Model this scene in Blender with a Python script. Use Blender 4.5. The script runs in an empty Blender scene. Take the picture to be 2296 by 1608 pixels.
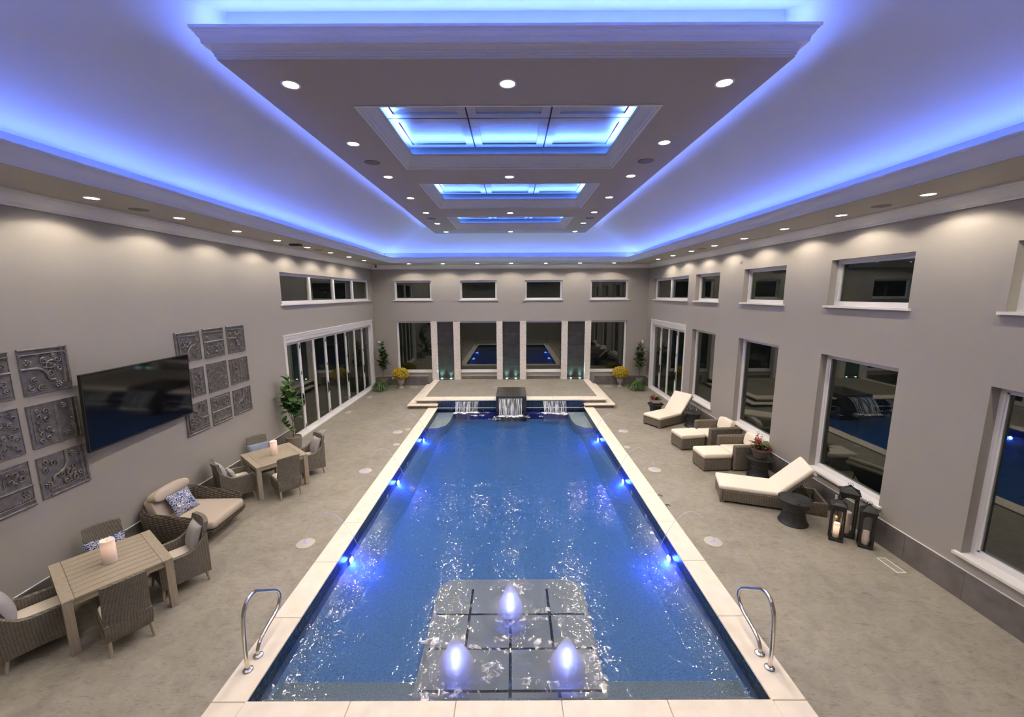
import bpy, math, random
from mathutils import Matrix, Vector
random.seed(7)
PI = math.pi
sc = bpy.context.scene
COL = sc.collection

# ------------------------------------------------------------------ camera, world, exposure
H, F_PX, PITCH, ROLL, CAMX = 4.4, 906.5, 0.15774, -0.00426, 0.069
cam = bpy.data.cameras.new('camera')
cam.sensor_fit = 'HORIZONTAL'
cam.sensor_width = 36.0
cam.lens = F_PX / 2296.0 * 36.0
cam.clip_start = 0.05
camo = bpy.data.objects.new('camera', cam)
COL.objects.link(camo)
_fw = Vector((0, math.cos(PITCH), -math.sin(PITCH)))
_up = Vector((0, math.sin(PITCH), math.cos(PITCH)))
_rt = Vector((1, 0, 0))
_r2 = _rt * math.cos(ROLL) + _up * math.sin(ROLL)
_u2 = _up * math.cos(ROLL) - _rt * math.sin(ROLL)
_m = Matrix.Identity(4)
for _i in range(3):
    _m[_i][0], _m[_i][1], _m[_i][2] = _r2[_i], _u2[_i], -_fw[_i]
_m[0][3], _m[1][3], _m[2][3] = CAMX, 0.0, H
camo.matrix_world = _m
sc.camera = camo

world = bpy.data.worlds.new('night')
sc.world = world
world.use_nodes = True
world.node_tree.nodes['Background'].inputs[0].default_value = (0.010, 0.012, 0.012, 1)
world.node_tree.nodes['Background'].inputs[1].default_value = 0.3

sc.view_settings.view_transform = 'Standard'
sc.view_settings.look = 'None'
sc.view_settings.gamma = 1.0
sc.view_settings.use_curve_mapping = False
sc.view_settings.exposure = 0.58
cy = sc.cycles
cy.use_light_tree = False
cy.use_adaptive_sampling = True
cy.adaptive_threshold = 0.18
cy.adaptive_min_samples = 16
cy.max_bounces = 5
cy.diffuse_bounces = 3
cy.glossy_bounces = 4
cy.transmission_bounces = 4
cy.transparent_max_bounces = 12
cy.sample_clamp_indirect = 10.0
cy.caustics_reflective = False
cy.caustics_refractive = False
cy.blur_glossy = 0.5

# light levels, one place
WARM = (1.0, 0.89, 0.71)
BLUE = (0.12, 0.215, 1.0)
P_SOFFIT, P_PANEL = 68.0, 190.0
P_COVE, P_NECK, P_COFFER = 7.6, 6.2, 120.0      # watts per metre of strip
P_POOL, P_BUB = 15.0, 4.8


def strip_light(name, p0, p1, w, power_per_m, direction, color=BLUE):
    """a straight LED strip from p0 to p1 (thin rectangular lamp lying in its cove)"""
    p0, p1, d = Vector(p0), Vector(p1), Vector(direction).normalized()
    L = (p1 - p0).length
    la = bpy.data.lights.new(name, 'AREA')
    la.shape = 'RECTANGLE'
    la.size, la.size_y = L, w
    la.energy = power_per_m * L
    la.color = color
    o = bpy.data.objects.new(name, la)
    COL.objects.link(o)
    x = (p1 - p0).normalized()
    z = -d
    y = z.cross(x).normalized()
    m = Matrix.Identity(4)
    c = (p0 + p1) / 2
    for i in range(3):
        m[i][0], m[i][1], m[i][2], m[i][3] = x[i], y[i], z[i], c[i]
    o.matrix_world = m
    o['kind'] = 'helper'
    return o

# ------------------------------------------------------------------ room numbers (metres)
XL, XR, YB, YF = -6.53, 6.557, 19.42, -1.0
Z_SOF = 5.77
CCX = 0.02                      # centre line of pool and ceiling panel
PXL, PXR, PYF, PYB = -2.853, 2.891, 3.753, 15.48   # pool, inner coping edge
WATER = -0.12
PN = dict(x0=-2.81, x1=2.85, y0=4.37, y1=15.87, z=6.68)      # hanging ceiling panel
COVE_D = 1.28
# cove strips lie on the ledge behind the cove moulding
_cx0, _cx1, _cy0, _cy1 = XL + 1.02, XR - 1.02, 0.74, YB - 1.02
_LZ = 5.92
strip_light('led_strip_left', (_cx0, _cy0, _LZ), (_cx0, _cy1, _LZ), 0.02, P_COVE, (0.87, 0, 0.5))
strip_light('led_strip_right', (_cx1, _cy0, _LZ), (_cx1, _cy1, _LZ), 0.02, P_COVE, (-0.87, 0, 0.5))
strip_light('led_strip_back', (_cx0, _cy1, _LZ), (_cx1, _cy1, _LZ), 0.02, P_COVE, (0, -0.87, 0.5))
strip_light('led_strip_front', (_cx0, _cy0, _LZ), (_cx1, _cy0, _LZ), 0.02, P_COVE, (0, 0.87, 0.5))
_nz = 6.90
strip_light('led_strip_neck_left', (PN['x0'], PN['y0'], _nz), (PN['x0'], PN['y1'], _nz), 0.02, P_NECK, (-0.9, 0, 0.35))
strip_light('led_strip_neck_right', (PN['x1'], PN['y0'], _nz), (PN['x1'], PN['y1'], _nz), 0.02, P_NECK, (0.9, 0, 0.35))
strip_light('led_strip_neck_front', (PN['x0'], PN['y0'], _nz), (PN['x1'], PN['y0'], _nz), 0.02, P_NECK * 0.9, (0, -0.6, 0.8))
strip_light('led_strip_neck_back', (PN['x0'], PN['y1'], _nz), (PN['x1'], PN['y1'], _nz), 0.02, P_NECK, (0, 0.9, 0.35))

# ------------------------------------------------------------------ mesh helpers
class MB:
    def __init__(s):
        s.v, s.f, s.xf = [], [], None

    def add(s, vs, fs):
        o = len(s.v)
        if s.xf is not None:
            vs = [s.xf @ Vector(p) for p in vs]
        s.v += [tuple(p) for p in vs]
        s.f += [tuple(i + o for i in f) for f in fs]

    def quad(s, a, b, c, d):
        s.add([a, b, c, d], [(0, 1, 2, 3)])

    def box(s, x0, x1, y0, y1, z0, z1):
        s.add([(x0, y0, z0), (x1, y0, z0), (x1, y1, z0), (x0, y1, z0), (x0, y0, z1), (x1, y0, z1), (x1, y1, z1), (x0, y1, z1)],
              [(0, 3, 2, 1), (4, 5, 6, 7), (0, 1, 5, 4), (1, 2, 6, 5), (2, 3, 7, 6), (3, 0, 4, 7)])

    def bbox(s, x0, x1, y0, y1, z0, z1, b=0.01):
        """box with chamfered edges"""
        b = min(b, (x1 - x0) / 2.01, (y1 - y0) / 2.01, (z1 - z0) / 2.01)
        X, Y, Z = (x0, x1), (y0, y1), (z0, z1)
        vs, idx = [], {}
        for i in (0, 1):
            for j in (0, 1):
                for k in (0, 1):
                    sx, sy, sz = (1, -1)[i] * b, (1, -1)[j] * b, (1, -1)[k] * b
                    for a in range(3):
                        p = [X[i] + sx, Y[j] + sy, Z[k] + sz]
                        p[a] = (X[i], Y[j], Z[k])[a]
                        idx[(i, j, k, a)] = len(vs)
                        vs.append(tuple(p))
        fs = []
        g = lambda i, j, k, a: idx[(i, j, k, a)]
        for i in (0, 1):
            q = [g(i, 0, 0, 0), g(i, 1, 0, 0), g(i, 1, 1, 0), g(i, 0, 1, 0)]
            fs.append(tuple(q if i else q[::-1]))
            q = [g(0, i, 0, 1), g(1, i, 0, 1), g(1, i, 1, 1), g(0, i, 1, 1)]
            fs.append(tuple(q[::-1] if i else q))
            q = [g(0, 0, i, 2), g(1, 0, i, 2), g(1, 1, i, 2), g(0, 1, i, 2)]
            fs.append(tuple(q if i else q[::-1]))
        for i in (0, 1):
            for j in (0, 1):
                q = [g(i, j, 0, 0), g(i, j, 1, 0), g(i, j, 1, 1), g(i, j, 0, 1)]
                fs.append(tuple(q if (i + j) % 2 else q[::-1]))
                q = [g(i, 0, j, 0), g(i, 1, j, 0), g(i, 1, j, 2), g(i, 0, j, 2)]
                fs.append(tuple(q[::-1] if (i + j) % 2 else q))
                q = [g(0, i, j, 1), g(1, i, j, 1), g(1, i, j, 2), g(0, i, j, 2)]
                fs.append(tuple(q if (i + j) % 2 else q[::-1]))
        for i in (0, 1):
            for j in (0, 1):
                for k in (0, 1):
                    q = [g(i, j, k, 0), g(i, j, k, 1), g(i, j, k, 2)]
                    fs.append(tuple(q if (i + j + k) % 2 else q[::-1]))
        s.add(vs, fs)

    def prism(s, poly, axis, a0, a1):
        """extrude a 2d polygon along an axis: 'x' -> (y,z), 'y' -> (x,z), 'z' -> (x,y)"""
        n = len(poly)
        def P(p, a):
            return {'x': (a, p[0], p[1]), 'y': (p[0], a, p[1]), 'z': (p[0], p[1], a)}[axis]
        vs = [P(p, a0) for p in poly] + [P(p, a1) for p in poly]
        fs = [tuple(range(n))[::-1], tuple(range(n, 2 * n))] + [(i, (i + 1) % n, n + (i + 1) % n, n + i) for i in range(n)]
        s.add(vs, fs)

    def tube(s, pts, r, n=8, closed=False, cap=True):
        pts = [Vector(p) for p in pts]
        m = len(pts)
        R = r if isinstance(r, (list, tuple)) else [r] * m
        nrm = None
        rings = []
        for i in range(m):
            if closed:
                t = pts[(i + 1) % m] - pts[i - 1]
            else:
                t = pts[min(i + 1, m - 1)] - pts[max(i - 1, 0)]
            t.normalize()
            if nrm is None:
                nrm = t.orthogonal().normalized()
            nrm = (nrm - t * nrm.dot(t))
            if nrm.length < 1e-6:
                nrm = t.orthogonal()
            nrm.normalize()
            b = t.cross(nrm)
            rings.append([pts[i] + (nrm * math.cos(2 * PI * k / n) + b * math.sin(2 * PI * k / n)) * R[i] for k in range(n)])
        s.loft(rings, closed_path=closed, cap=cap)

    def loft(s, rings, closed_path=False, cap=True, closed_ring=True):
        n, m = len(rings[0]), len(rings)
        vs = [p for r in rings for p in r]
        fs = []
        for i in range(m if closed_path else m - 1):
            j = (i + 1) % m
            for k in range(n if closed_ring else n - 1):
                l = (k + 1) % n
                fs.append((i * n + k, i * n + l, j * n + l, j * n + k))
        if cap and not closed_path:
            fs.append(tuple(range(n))[::-1])
            fs.append(tuple((m - 1) * n + k for k in range(n)))
        s.add(vs, fs)

    def lathe(s, prof, n=24, c=(0, 0), cap=True):
        rings = [[(c[0] + r * math.cos(2 * PI * k / n), c[1] + r * math.sin(2 * PI * k / n), z) for k in range(n)] for r, z in prof]
        s.loft(rings, cap=cap)

    def superell(s, c, a, e1=0.3, e2=0.3, nu=24, nv=12):
        sg = lambda w, m: math.copysign(abs(w) ** m, w)
        vs, fs = [], []
        for j in range(nv + 1):
            ph = -PI / 2 + PI * j / nv
            for i in range(nu):
                th = 2 * PI * i / nu
                vs.append((c[0] + a[0] * sg(math.cos(ph), e1) * sg(math.cos(th), e2),
                           c[1] + a[1] * sg(math.cos(ph), e1) * sg(math.sin(th), e2), c[2] + a[2] * sg(math.sin(ph), e1)))
        for j in range(nv):
            for i in range(nu):
                k = (i + 1) % nu
                fs.append((j * nu + i, j * nu + k, (j + 1) * nu + k, (j + 1) * nu + i))
        s.add(vs, fs)

    def build(s, name, m, parent=None, smooth=None, bevel=0.0):
        me = bpy.data.meshes.new(name)
        me.from_pydata(s.v, [], s.f)
        me.validate()
        me.update()
        if smooth is not None:
            me.polygons.foreach_set('use_smooth', [True] * len(me.polygons))
            if smooth < 170:
                me.set_sharp_from_angle(angle=math.radians(smooth))
        if m is not None:
            me.materials.append(m)
        o = bpy.data.objects.new(name, me)
        COL.objects.link(o)
        o.parent = parent
        if bevel:
            b = o.modifiers.new('bevel', 'BEVEL')
            b.width, b.segments, b.limit_method = bevel, 2, 'ANGLE'
        return o


def tag(o, label=None, cat=None, group=None, kind=None):
    if label: o['label'] = label
    if cat: o['category'] = cat
    if group: o['group'] = group
    if kind: o['kind'] = kind
    return o


def thing(name, label, cat, loc=(0, 0, 0), rz=0.0, group=None):
    o = bpy.data.objects.new(name, None)
    o.empty_display_size = 0.1
    COL.objects.link(o)
    o.location = loc
    o.rotation_euler = (0, 0, rz)
    return tag(o, label, cat, group)


def link_copy(o, name, parent, loc=None, m=None):
    c = bpy.data.objects.new(name, o.data)
    COL.objects.link(c)
    c.parent = parent
    if loc is not None: c.location = loc
    if m is not None: c.matrix_basis = m
    return c


def copy_tree(o, parent=None):
    c = o.copy()
    COL.objects.link(c)
    c.parent = parent
    for ch in list(o.children):
        copy_tree(ch, c)
    return c


def face(dx, dy):
    """z rotation that turns local +y to the direction (dx, dy)"""
    return math.atan2(-dx, dy)

# ------------------------------------------------------------------ materials
def nt(name):
    m = bpy.data.materials.new(name)
    m.use_nodes = True
    t = m.node_tree
    return m, t, t.nodes['Principled BSDF']


def node(t, typ, **kw):
    n = t.nodes.new(typ)
    for k, v in kw.items():
        if k in n.inputs:
            n.inputs[k].default_value = v
        else:
            setattr(n, k, v)
    return n


def ramp(t, fac, stops):
    r = t.nodes.new('ShaderNodeValToRGB')
    e = r.color_ramp.elements
    while len(e) < len(stops):
        e.new(0.5)
    for q, (p, c) in zip(e, stops):
        q.position, q.color = p, (c[0], c[1], c[2], 1)
    t.links.new(fac, r.inputs[0])
    return r.outputs[0]


def plain(name, col, rough=0.5, metal=0.0, spec=0.5, noise=0.0, nscale=8.0, bump=0.0, bscale=60.0, **kw):
    m, t, b = nt(name)
    b.inputs['Base Color'].default_value = (*col, 1)
    b.inputs['Roughness'].default_value = rough
    b.inputs['Metallic'].default_value = metal
    b.inputs['Specular IOR Level'].default_value = spec
    tc = node(t, 'ShaderNodeTexCoord')
    if noise:
        n = node(t, 'ShaderNodeTexNoise', Scale=nscale, Detail=5.0)
        t.links.new(tc.outputs['Object'], n.inputs['Vector'])
        lo = [c * (1 - noise) for c in col]
        hi = [min(1, c * (1 + noise)) for c in col]
        t.links.new(ramp(t, n.outputs[0], [(0.3, lo), (0.7, hi)]), b.inputs['Base Color'])
    if bump:
        n2 = node(t, 'ShaderNodeTexNoise', Scale=bscale, Detail=4.0)
        t.links.new(tc.outputs['Object'], n2.inputs['Vector'])
        bp = node(t, 'ShaderNodeBump', Strength=bump, Distance=0.01)
        t.links.new(n2.outputs[0], bp.inputs['Height'])
        t.links.new(bp.outputs[0], b.inputs['Normal'])
    for k, v in kw.items():
        b.inputs[k.replace('_', ' ')].default_value = v
    return m


def emit(name, col, strength):
    m, t, b = nt(name)
    b.inputs['Base Color'].default_value = (*col, 1)
    b.inputs['Emission Color'].default_value = (*col, 1)
    b.inputs['Emission Strength'].default_value = strength
    return m


def math_node(t, op, a, b=None, c=None):
    n = t.nodes.new('ShaderNodeMath')
    n.operation = op
    for i, v in enumerate((a, b, c)):
        if v is None: continue
        if isinstance(v, (int, float)):
            n.inputs[i].default_value = v
        else:
            t.links.new(v, n.inputs[i])
    return n.outputs[0]


def weave(name, dark, light, pitch=0.016, stake=0.035, depth=0.004, rough=0.55):
    """woven resin wicker: rows of strands passing over and under stakes"""
    m, t, b = nt(name)
    tc = node(t, 'ShaderNodeTexCoord')
    sp = node(t, 'ShaderNodeSeparateXYZ')
    t.links.new(tc.outputs['Object'], sp.inputs[0])
    s = math_node(t, 'MULTIPLY', math_node(t, 'ADD', sp.outputs[0], sp.outputs[1]), 1.0 / stake)
    par = math_node(t, 'MODULO', math_node(t, 'ABSOLUTE', math_node(t, 'FLOOR', s)), 2.0)
    row = math_node(t, 'ADD', math_node(t, 'MULTIPLY', sp.outputs[2], PI / pitch), math_node(t, 'MULTIPLY', par, PI / 2))
    strand = math_node(t, 'ABSOLUTE', math_node(t, 'SINE', row))
    belly = math_node(t, 'ABSOLUTE', math_node(t, 'SINE', math_node(t, 'MULTIPLY', s, PI)))
    h = math_node(t, 'MULTIPLY', strand, math_node(t, 'ADD', math_node(t, 'MULTIPLY', belly, 0.6), 0.4))
    n = node(t, 'ShaderNodeTexNoise', Scale=26.0, Detail=4.0)
    t.links.new(tc.outputs['Object'], n.inputs['Vector'])
    f = math_node(t, 'ADD', math_node(t, 'MULTIPLY', h, 0.6), math_node(t, 'MULTIPLY', n.outputs[0], 0.5))
    t.links.new(ramp(t, f, [(0.25, dark), (0.85, light)]), b.inputs['Base Color'])
    bp = node(t, 'ShaderNodeBump', Strength=0.9, Distance=depth)
    t.links.new(h, bp.inputs['Height'])
    t.links.new(bp.outputs[0], b.inputs['Normal'])
    b.inputs['Roughness'].default_value = rough
    return m


def wood(name, dark, light, scale=5.0, rough=0.5, axis=0):
    m, t, b = nt(name)
    tc = node(t, 'ShaderNodeTexCoord')
    mp = node(t, 'ShaderNodeMapping')
    s = [14.0, 14.0, 14.0]
    s[axis] = 1.2
    mp.inputs['Scale'].default_value = [q * scale / 5 for q in s]
    t.links.new(tc.outputs['Object'], mp.inputs[0])
    n = node(t, 'ShaderNodeTexNoise', Scale=2.0, Detail=7.0, Roughness=0.65)
    t.links.new(mp.outputs[0], n.inputs['Vector'])
    t.links.new(ramp(t, n.outputs[0], [(0.3, dark), (0.7, light)]), b.inputs['Base Color'])
    b.inputs['Roughness'].default_value = rough
    return m


def glass_mat(name, ior=2.1, tint=(0.55, 0.60, 0.56)):
    """window glass: fresnel mirror over a tinted see-through pane"""
    m, t, b = nt(name)
    t.nodes.remove(b)
    out = t.nodes['Material Output']
    lw = node(t, 'ShaderNodeLayerWeight', Blend=0.5)
    r0 = ((ior - 1) / (ior + 1)) ** 2
    fac = math_node(t, 'ADD', math_node(t, 'MULTIPLY', math_node(t, 'POWER', lw.outputs['Facing'], 5.0), 1 - r0), r0)
    gl = node(t, 'ShaderNodeBsdfGlossy', Roughness=0.0)
    gl.inputs['Color'].default_value = (0.92, 0.95, 0.90, 1)
    tr = node(t, 'ShaderNodeBsdfTransparent')
    tr.inputs['Color'].default_value = (*tint, 1)
    mx = node(t, 'ShaderNodeMixShader')
    t.links.new(fac, mx.inputs[0])
    t.links.new(tr.outputs[0], mx.inputs[1])
    t.links.new(gl.outputs[0], mx.inputs[2])
    t.links.new(mx.outputs[0], out.inputs['Surface'])
    return m


def make_floor_mat():
    m, t, b = nt('stained_concrete')
    tc = node(t, 'ShaderNodeTexCoord')
    big = node(t, 'ShaderNodeTexNoise', Scale=0.9, Detail=6.0, Roughness=0.6)
    mid = node(t, 'ShaderNodeTexNoise', Scale=5.0, Detail=8.0, Roughness=0.7, Distortion=0.6)
    mp = node(t, 'ShaderNodeMapping')
    mp.inputs['Rotation'].default_value = (0, 0, 0.6)
    mp.inputs['Scale'].default_value = (1.0, 3.2, 1.0)
    t.links.new(tc.outputs['Object'], mp.inputs[0])
    veins = node(t, 'ShaderNodeTexNoise', Scale=7.0, Detail=9.0, Roughness=0.75, Distortion=1.2)
    t.links.new(tc.outputs['Object'], big.inputs['Vector'])
    t.links.new(tc.outputs['Object'], mid.inputs['Vector'])
    t.links.new(mp.outputs[0], veins.inputs['Vector'])
    f = math_node(t, 'ADD', math_node(t, 'MULTIPLY', big.outputs[0], 0.45), math_node(t, 'MULTIPLY', mid.outputs[0], 0.55))
    base = ramp(t, f, [(0.32, (0.205, 0.182, 0.150)), (0.5, (0.285, 0.257, 0.215)), (0.68, (0.355, 0.320, 0.270))])
    sh = ramp(t, veins.outputs[0], [(0.30, (0.52, 0.52, 0.53)), (0.48, (1, 1, 1))])
    mx = node(t, 'ShaderNodeMix', data_type='RGBA', blend_type='MULTIPLY')
    mx.inputs[0].default_value = 0.95
    t.links.new(base, mx.inputs[6])
    t.links.new(sh, mx.inputs[7])
    t.links.new(mx.outputs[2], b.inputs['Base Color'])
    bp = node(t, 'ShaderNodeBump', Strength=0.35, Distance=0.012)
    t.links.new(veins.outputs[0], bp.inputs['Height'])
    t.links.new(bp.outputs[0], b.inputs['Normal'])
    b.inputs['Roughness'].default_value = 0.5
    b.inputs['Specular IOR Level'].default_value = 0.35
    return m


def make_water():
    """water body: reflecting rippled surface over an absorbing volume"""
    m, t, b = nt('pool_water')
    t.nodes.remove(b)
    out = t.nodes['Material Output']
    tc = node(t, 'ShaderNodeTexCoord')
    n1 = node(t, 'ShaderNodeTexNoise', Scale=8.0, Detail=2.0, Roughness=0.5, Distortion=0.3)
    n2 = node(t, 'ShaderNodeTexNoise', Scale=1.4, Detail=1.0, Roughness=0.5)
    t.links.new(tc.outputs['Object'], n1.inputs['Vector'])
    t.links.new(tc.outputs['Object'], n2.inputs['Vector'])
    h = math_node(t, 'ADD', n1.outputs[0], math_node(t, 'MULTIPLY', n2.outputs[0], 1.6))
    bp = node(t, 'ShaderNodeBump', Strength=1.0, Distance=0.0105)
    t.links.new(h, bp.inputs['Height'])
    fr = node(t, 'ShaderNodeFresnel', IOR=1.5)
    t.links.new(bp.outputs[0], fr.inputs['Normal'])
    gl = node(t, 'ShaderNodeBsdfGlossy', Roughness=0.06)
    t.links.new(bp.outputs[0], gl.inputs['Normal'])
    tr = node(t, 'ShaderNodeBsdfTransparent')
    mx = node(t, 'ShaderNodeMixShader')
    t.links.new(fr.outputs[0], mx.inputs[0])
    t.links.new(tr.outputs[0], mx.inputs[1])
    t.links.new(gl.outputs[0], mx.inputs[2])
    t.links.new(mx.outputs[0], out.inputs['Surface'])
    va = node(t, 'ShaderNodeVolumeAbsorption', Density=0.95)
    va.inputs['Color'].default_value = (0.08, 0.57, 0.94, 1)
    t.links.new(va.outputs[0], out.inputs['Volume'])
    # the submerged sides of the same body: no reflection, same volume
    m2, t2, b2 = nt('pool_water_side')
    t2.nodes.remove(b2)
    tr2 = node(t2, 'ShaderNodeBsdfTransparent')
    t2.links.new(tr2.outputs[0], t2.nodes['Material Output'].inputs['Surface'])
    va2 = node(t2, 'ShaderNodeVolumeAbsorption', Density=0.95)
    va2.inputs['Color'].default_value = (0.08, 0.57, 0.94, 1)
    t2.links.new(va2.outputs[0], t2.nodes['Material Output'].inputs['Volume'])
    return m, m2


def make_mosaic(name, cols, size=0.025):
    m, t, b = nt(name)
    tc = node(t, 'ShaderNodeTexCoord')
    v = node(t, 'ShaderNodeTexVoronoi', Scale=1.0 / size, Randomness=0.25)
    t.links.new(tc.outputs['Object'], v.inputs['Vector'])
    bw = node(t, 'ShaderNodeSeparateXYZ')
    t.links.new(v.outputs['Color'], bw.inputs[0])
    t.links.new(ramp(t, bw.outputs[0], [(0.0, cols[0]), (0.5, cols[1]), (1.0, cols[2])]), b.inputs['Base Color'])
    b.inputs['Roughness'].default_value = 0.25
    return m


def make_print(name, base, ink, scale, thr=0.5, dist=2.2):
    """two-tone printed fabric"""
    m, t, b = nt(name)
    tc = node(t, 'ShaderNodeTexCoord')
    n = node(t, 'ShaderNodeTexNoise', Scale=scale, Detail=1.0, Distortion=dist)
    t.links.new(tc.outputs['Object'], n.inputs['Vector'])
    w = math_node(t, 'ABSOLUTE', math_node(t, 'SINE', math_node(t, 'MULTIPLY', n.outputs[0], 22.0)))
    t.links.new(ramp(t, w, [(thr - 0.06, base), (thr + 0.06, ink)]), b.inputs['Base Color'])
    b.inputs['Roughness'].default_value = 0.85
    return m


M = {}
M['wall'] = plain('greige_paint', (0.345, 0.320, 0.295), 0.62, spec=0.3, bump=0.05, bscale=180)
M['ceil'] = plain('ceiling_paint', (0.62, 0.615, 0.60), 0.7, spec=0.25)
M['soffit'] = plain('soffit_paint', (0.40, 0.36, 0.31), 0.42, spec=0.4)
M['panel'] = plain('ceiling_panel_paint', (0.40, 0.355, 0.34), 0.6, spec=0.3)
M['white'] = plain('white_trim_paint', (0.72, 0.70, 0.69), 0.4)
M['frame'] = plain('white_vinyl', (0.72, 0.71, 0.73), 0.35)
M['floor'] = make_floor_mat()
M['coping'] = plain('cream_limestone', (0.74, 0.665, 0.575), 0.55, noise=0.07, nscale=5.0, bump=0.06, bscale=40)
M['grout'] = plain('grout', (0.30, 0.27, 0.235), 0.9)
M['base_tile'] = plain('grey_porcelain', (0.150, 0.135, 0.128), 0.42, noise=0.22, nscale=4.0)
M['slate'] = plain('dark_slate_tile', (0.040, 0.037, 0.037), 0.3, noise=0.35, nscale=4.0, bump=0.12, bscale=30)
M['ledger'] = plain('white_split_stone', (0.78, 0.72, 0.68), 0.8, noise=0.15, nscale=14.0, bump=0.5, bscale=60)
M['plaster'] = plain('pool_plaster', (0.155, 0.245, 0.42), 0.7, noise=0.25, nscale=45.0)
M['shelfpad'] = plain('shelf_plaster', (0.33, 0.31, 0.32), 0.7, noise=0.10, nscale=60.0)
M['pebble'] = plain('step_pebble', (0.25, 0.26, 0.27), 0.7, noise=0.35, nscale=60.0)
M['bench'] = plain('bench_plaster', (0.44, 0.46, 0.44), 0.7, noise=0.10, nscale=60.0)
M['navy'] = make_mosaic('navy_mosaic', [(0.006, 0.012, 0.030), (0.016, 0.034, 0.075), (0.040, 0.070, 0.110)])
M['darkmos'] = make_mosaic('dark_mosaic', [(0.010, 0.012, 0.016), (0.025, 0.028, 0.035), (0.05, 0.05, 0.06)])
M['water'], M['water_side'] = make_water()
M['glass'] = glass_mat('night_window_glass')
M['lantern_glass'] = glass_mat('lantern_glass', 1.45, (0.93, 0.94, 0.93))
M['black'] = plain('black_metal', (0.012, 0.012, 0.013), 0.45)
M['drum'] = plain('charcoal_bronze', (0.016, 0.017, 0.020), 0.42, noise=0.3, nscale=10)
M['steel'] = plain('brushed_steel', (0.72, 0.68, 0.62), 0.16, metal=1.0)
M['chrome'] = plain('chrome', (0.85, 0.84, 0.82), 0.08, metal=1.0)
M['tin'] = plain('aged_tin', (0.185, 0.172, 0.165), 0.40, metal=0.45, noise=0.3, nscale=12, bump=0.25, bscale=90)
M['lamp'] = emit('lamp_lens', WARM, 30.0)
M['wick_grey'] = weave('grey_wicker', (0.050, 0.043, 0.034), (0.235, 0.205, 0.160), 0.016, 0.030, 0.004)
M['wick_tan'] = weave('taupe_wicker', (0.055, 0.046, 0.036), (0.225, 0.190, 0.145), 0.018, 0.045, 0.005)
M['wick_dark'] = weave('dark_chunky_wicker', (0.010, 0.008, 0.007), (0.150, 0.118, 0.090), 0.045, 0.085, 0.012)
M['cream'] = plain('cream_fabric', (0.78, 0.70, 0.60), 0.9, spec=0.2, bump=0.1, bscale=300)
M['taupe'] = plain('taupe_fabric', (0.44, 0.375, 0.31), 0.9, spec=0.2, bump=0.1, bscale=300)
M['grey_fab'] = plain('grey_linen', (0.36, 0.34, 0.345), 0.95, spec=0.1, noise=0.12, nscale=120, bump=0.2, bscale=260)
M['print_blue'] = make_print('blue_scroll_print', (0.68, 0.66, 0.64), (0.020, 0.055, 0.22), 9.0, 0.55)
M['print_speck'] = make_print('speckled_blue_print', (0.55, 0.58, 0.62), (0.06, 0.10, 0.19), 60.0, 0.5, 0.5)
M['teak'] = wood('weathered_teak', (0.265, 0.218, 0.160), (0.395, 0.335, 0.258), 5.0, 0.6, 0)
M['teakv'] = wood('weathered_teak_post', (0.27, 0.222, 0.165), (0.395, 0.335, 0.258), 5.0, 0.6, 2)
M['lidwood'] = wood('lacquered_panel_wood', (0.36, 0.33, 0.31), (0.47, 0.44, 0.41), 4.0, 0.36, 0)
M['lidwood'].node_tree.nodes['Principled BSDF'].inputs['Metallic'].default_value = 0.9
M['darkwood'] = plain('dark_stained_wood', (0.060, 0.055, 0.05), 0.4)
M['screen'] = plain('tv_screen', (0.004, 0.004, 0.005), 0.06, spec=0.5)
M['plastic'] = plain('black_plastic', (0.012, 0.012, 0.013), 0.35)
M['whiteplastic'] = plain('white_plastic', (0.75, 0.75, 0.74), 0.4)
M['leaf'] = plain('fiddle_leaf', (0.060, 0.150, 0.034), 0.38, noise=0.35, nscale=5.0)
M['leaf2'] = plain('rubber_leaf', (0.042, 0.092, 0.030), 0.4, noise=0.35, nscale=5.0)
M['fern'] = plain('fern_frond', (0.062, 0.135, 0.030), 0.5, noise=0.45, nscale=9.0)
M['bark'] = plain('bark', (0.13, 0.095, 0.065), 0.8, noise=0.3, nscale=30)
M['soil'] = plain('soil_moss', (0.16, 0.12, 0.075), 0.95, noise=0.4, nscale=40)
M['mum'] = plain('yellow_chrysanthemum', (0.50, 0.33, 0.012), 0.7, noise=0.45, nscale=35)
M['urn'] = plain('grey_stone_urn', (0.36, 0.32, 0.30), 0.75, noise=0.12, nscale=20)
M['pot'] = plain('ribbed_taupe_pot', (0.20, 0.175, 0.155), 0.6, noise=0.15, nscale=16)
M['darkpot'] = plain('dark_clay_pot', (0.105, 0.078, 0.066), 0.6, noise=0.2, nscale=16)
M['pinkfl'] = plain('pink_celosia', (0.34, 0.05, 0.085), 0.7, noise=0.4, nscale=30)
M['mixleaf'] = plain('olive_leaf', (0.12, 0.13, 0.035), 0.6, noise=0.5, nscale=25)
M['jet_lid'] = plain('pale_deck_lid', (0.46, 0.43, 0.40), 0.5)
M['wax'] = plain('ivory_wax', (0.80, 0.66, 0.56), 0.45, spec=0.3)
M['grille'] = plain('speaker_grille', (0.19, 0.17, 0.155), 0.7)

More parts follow.
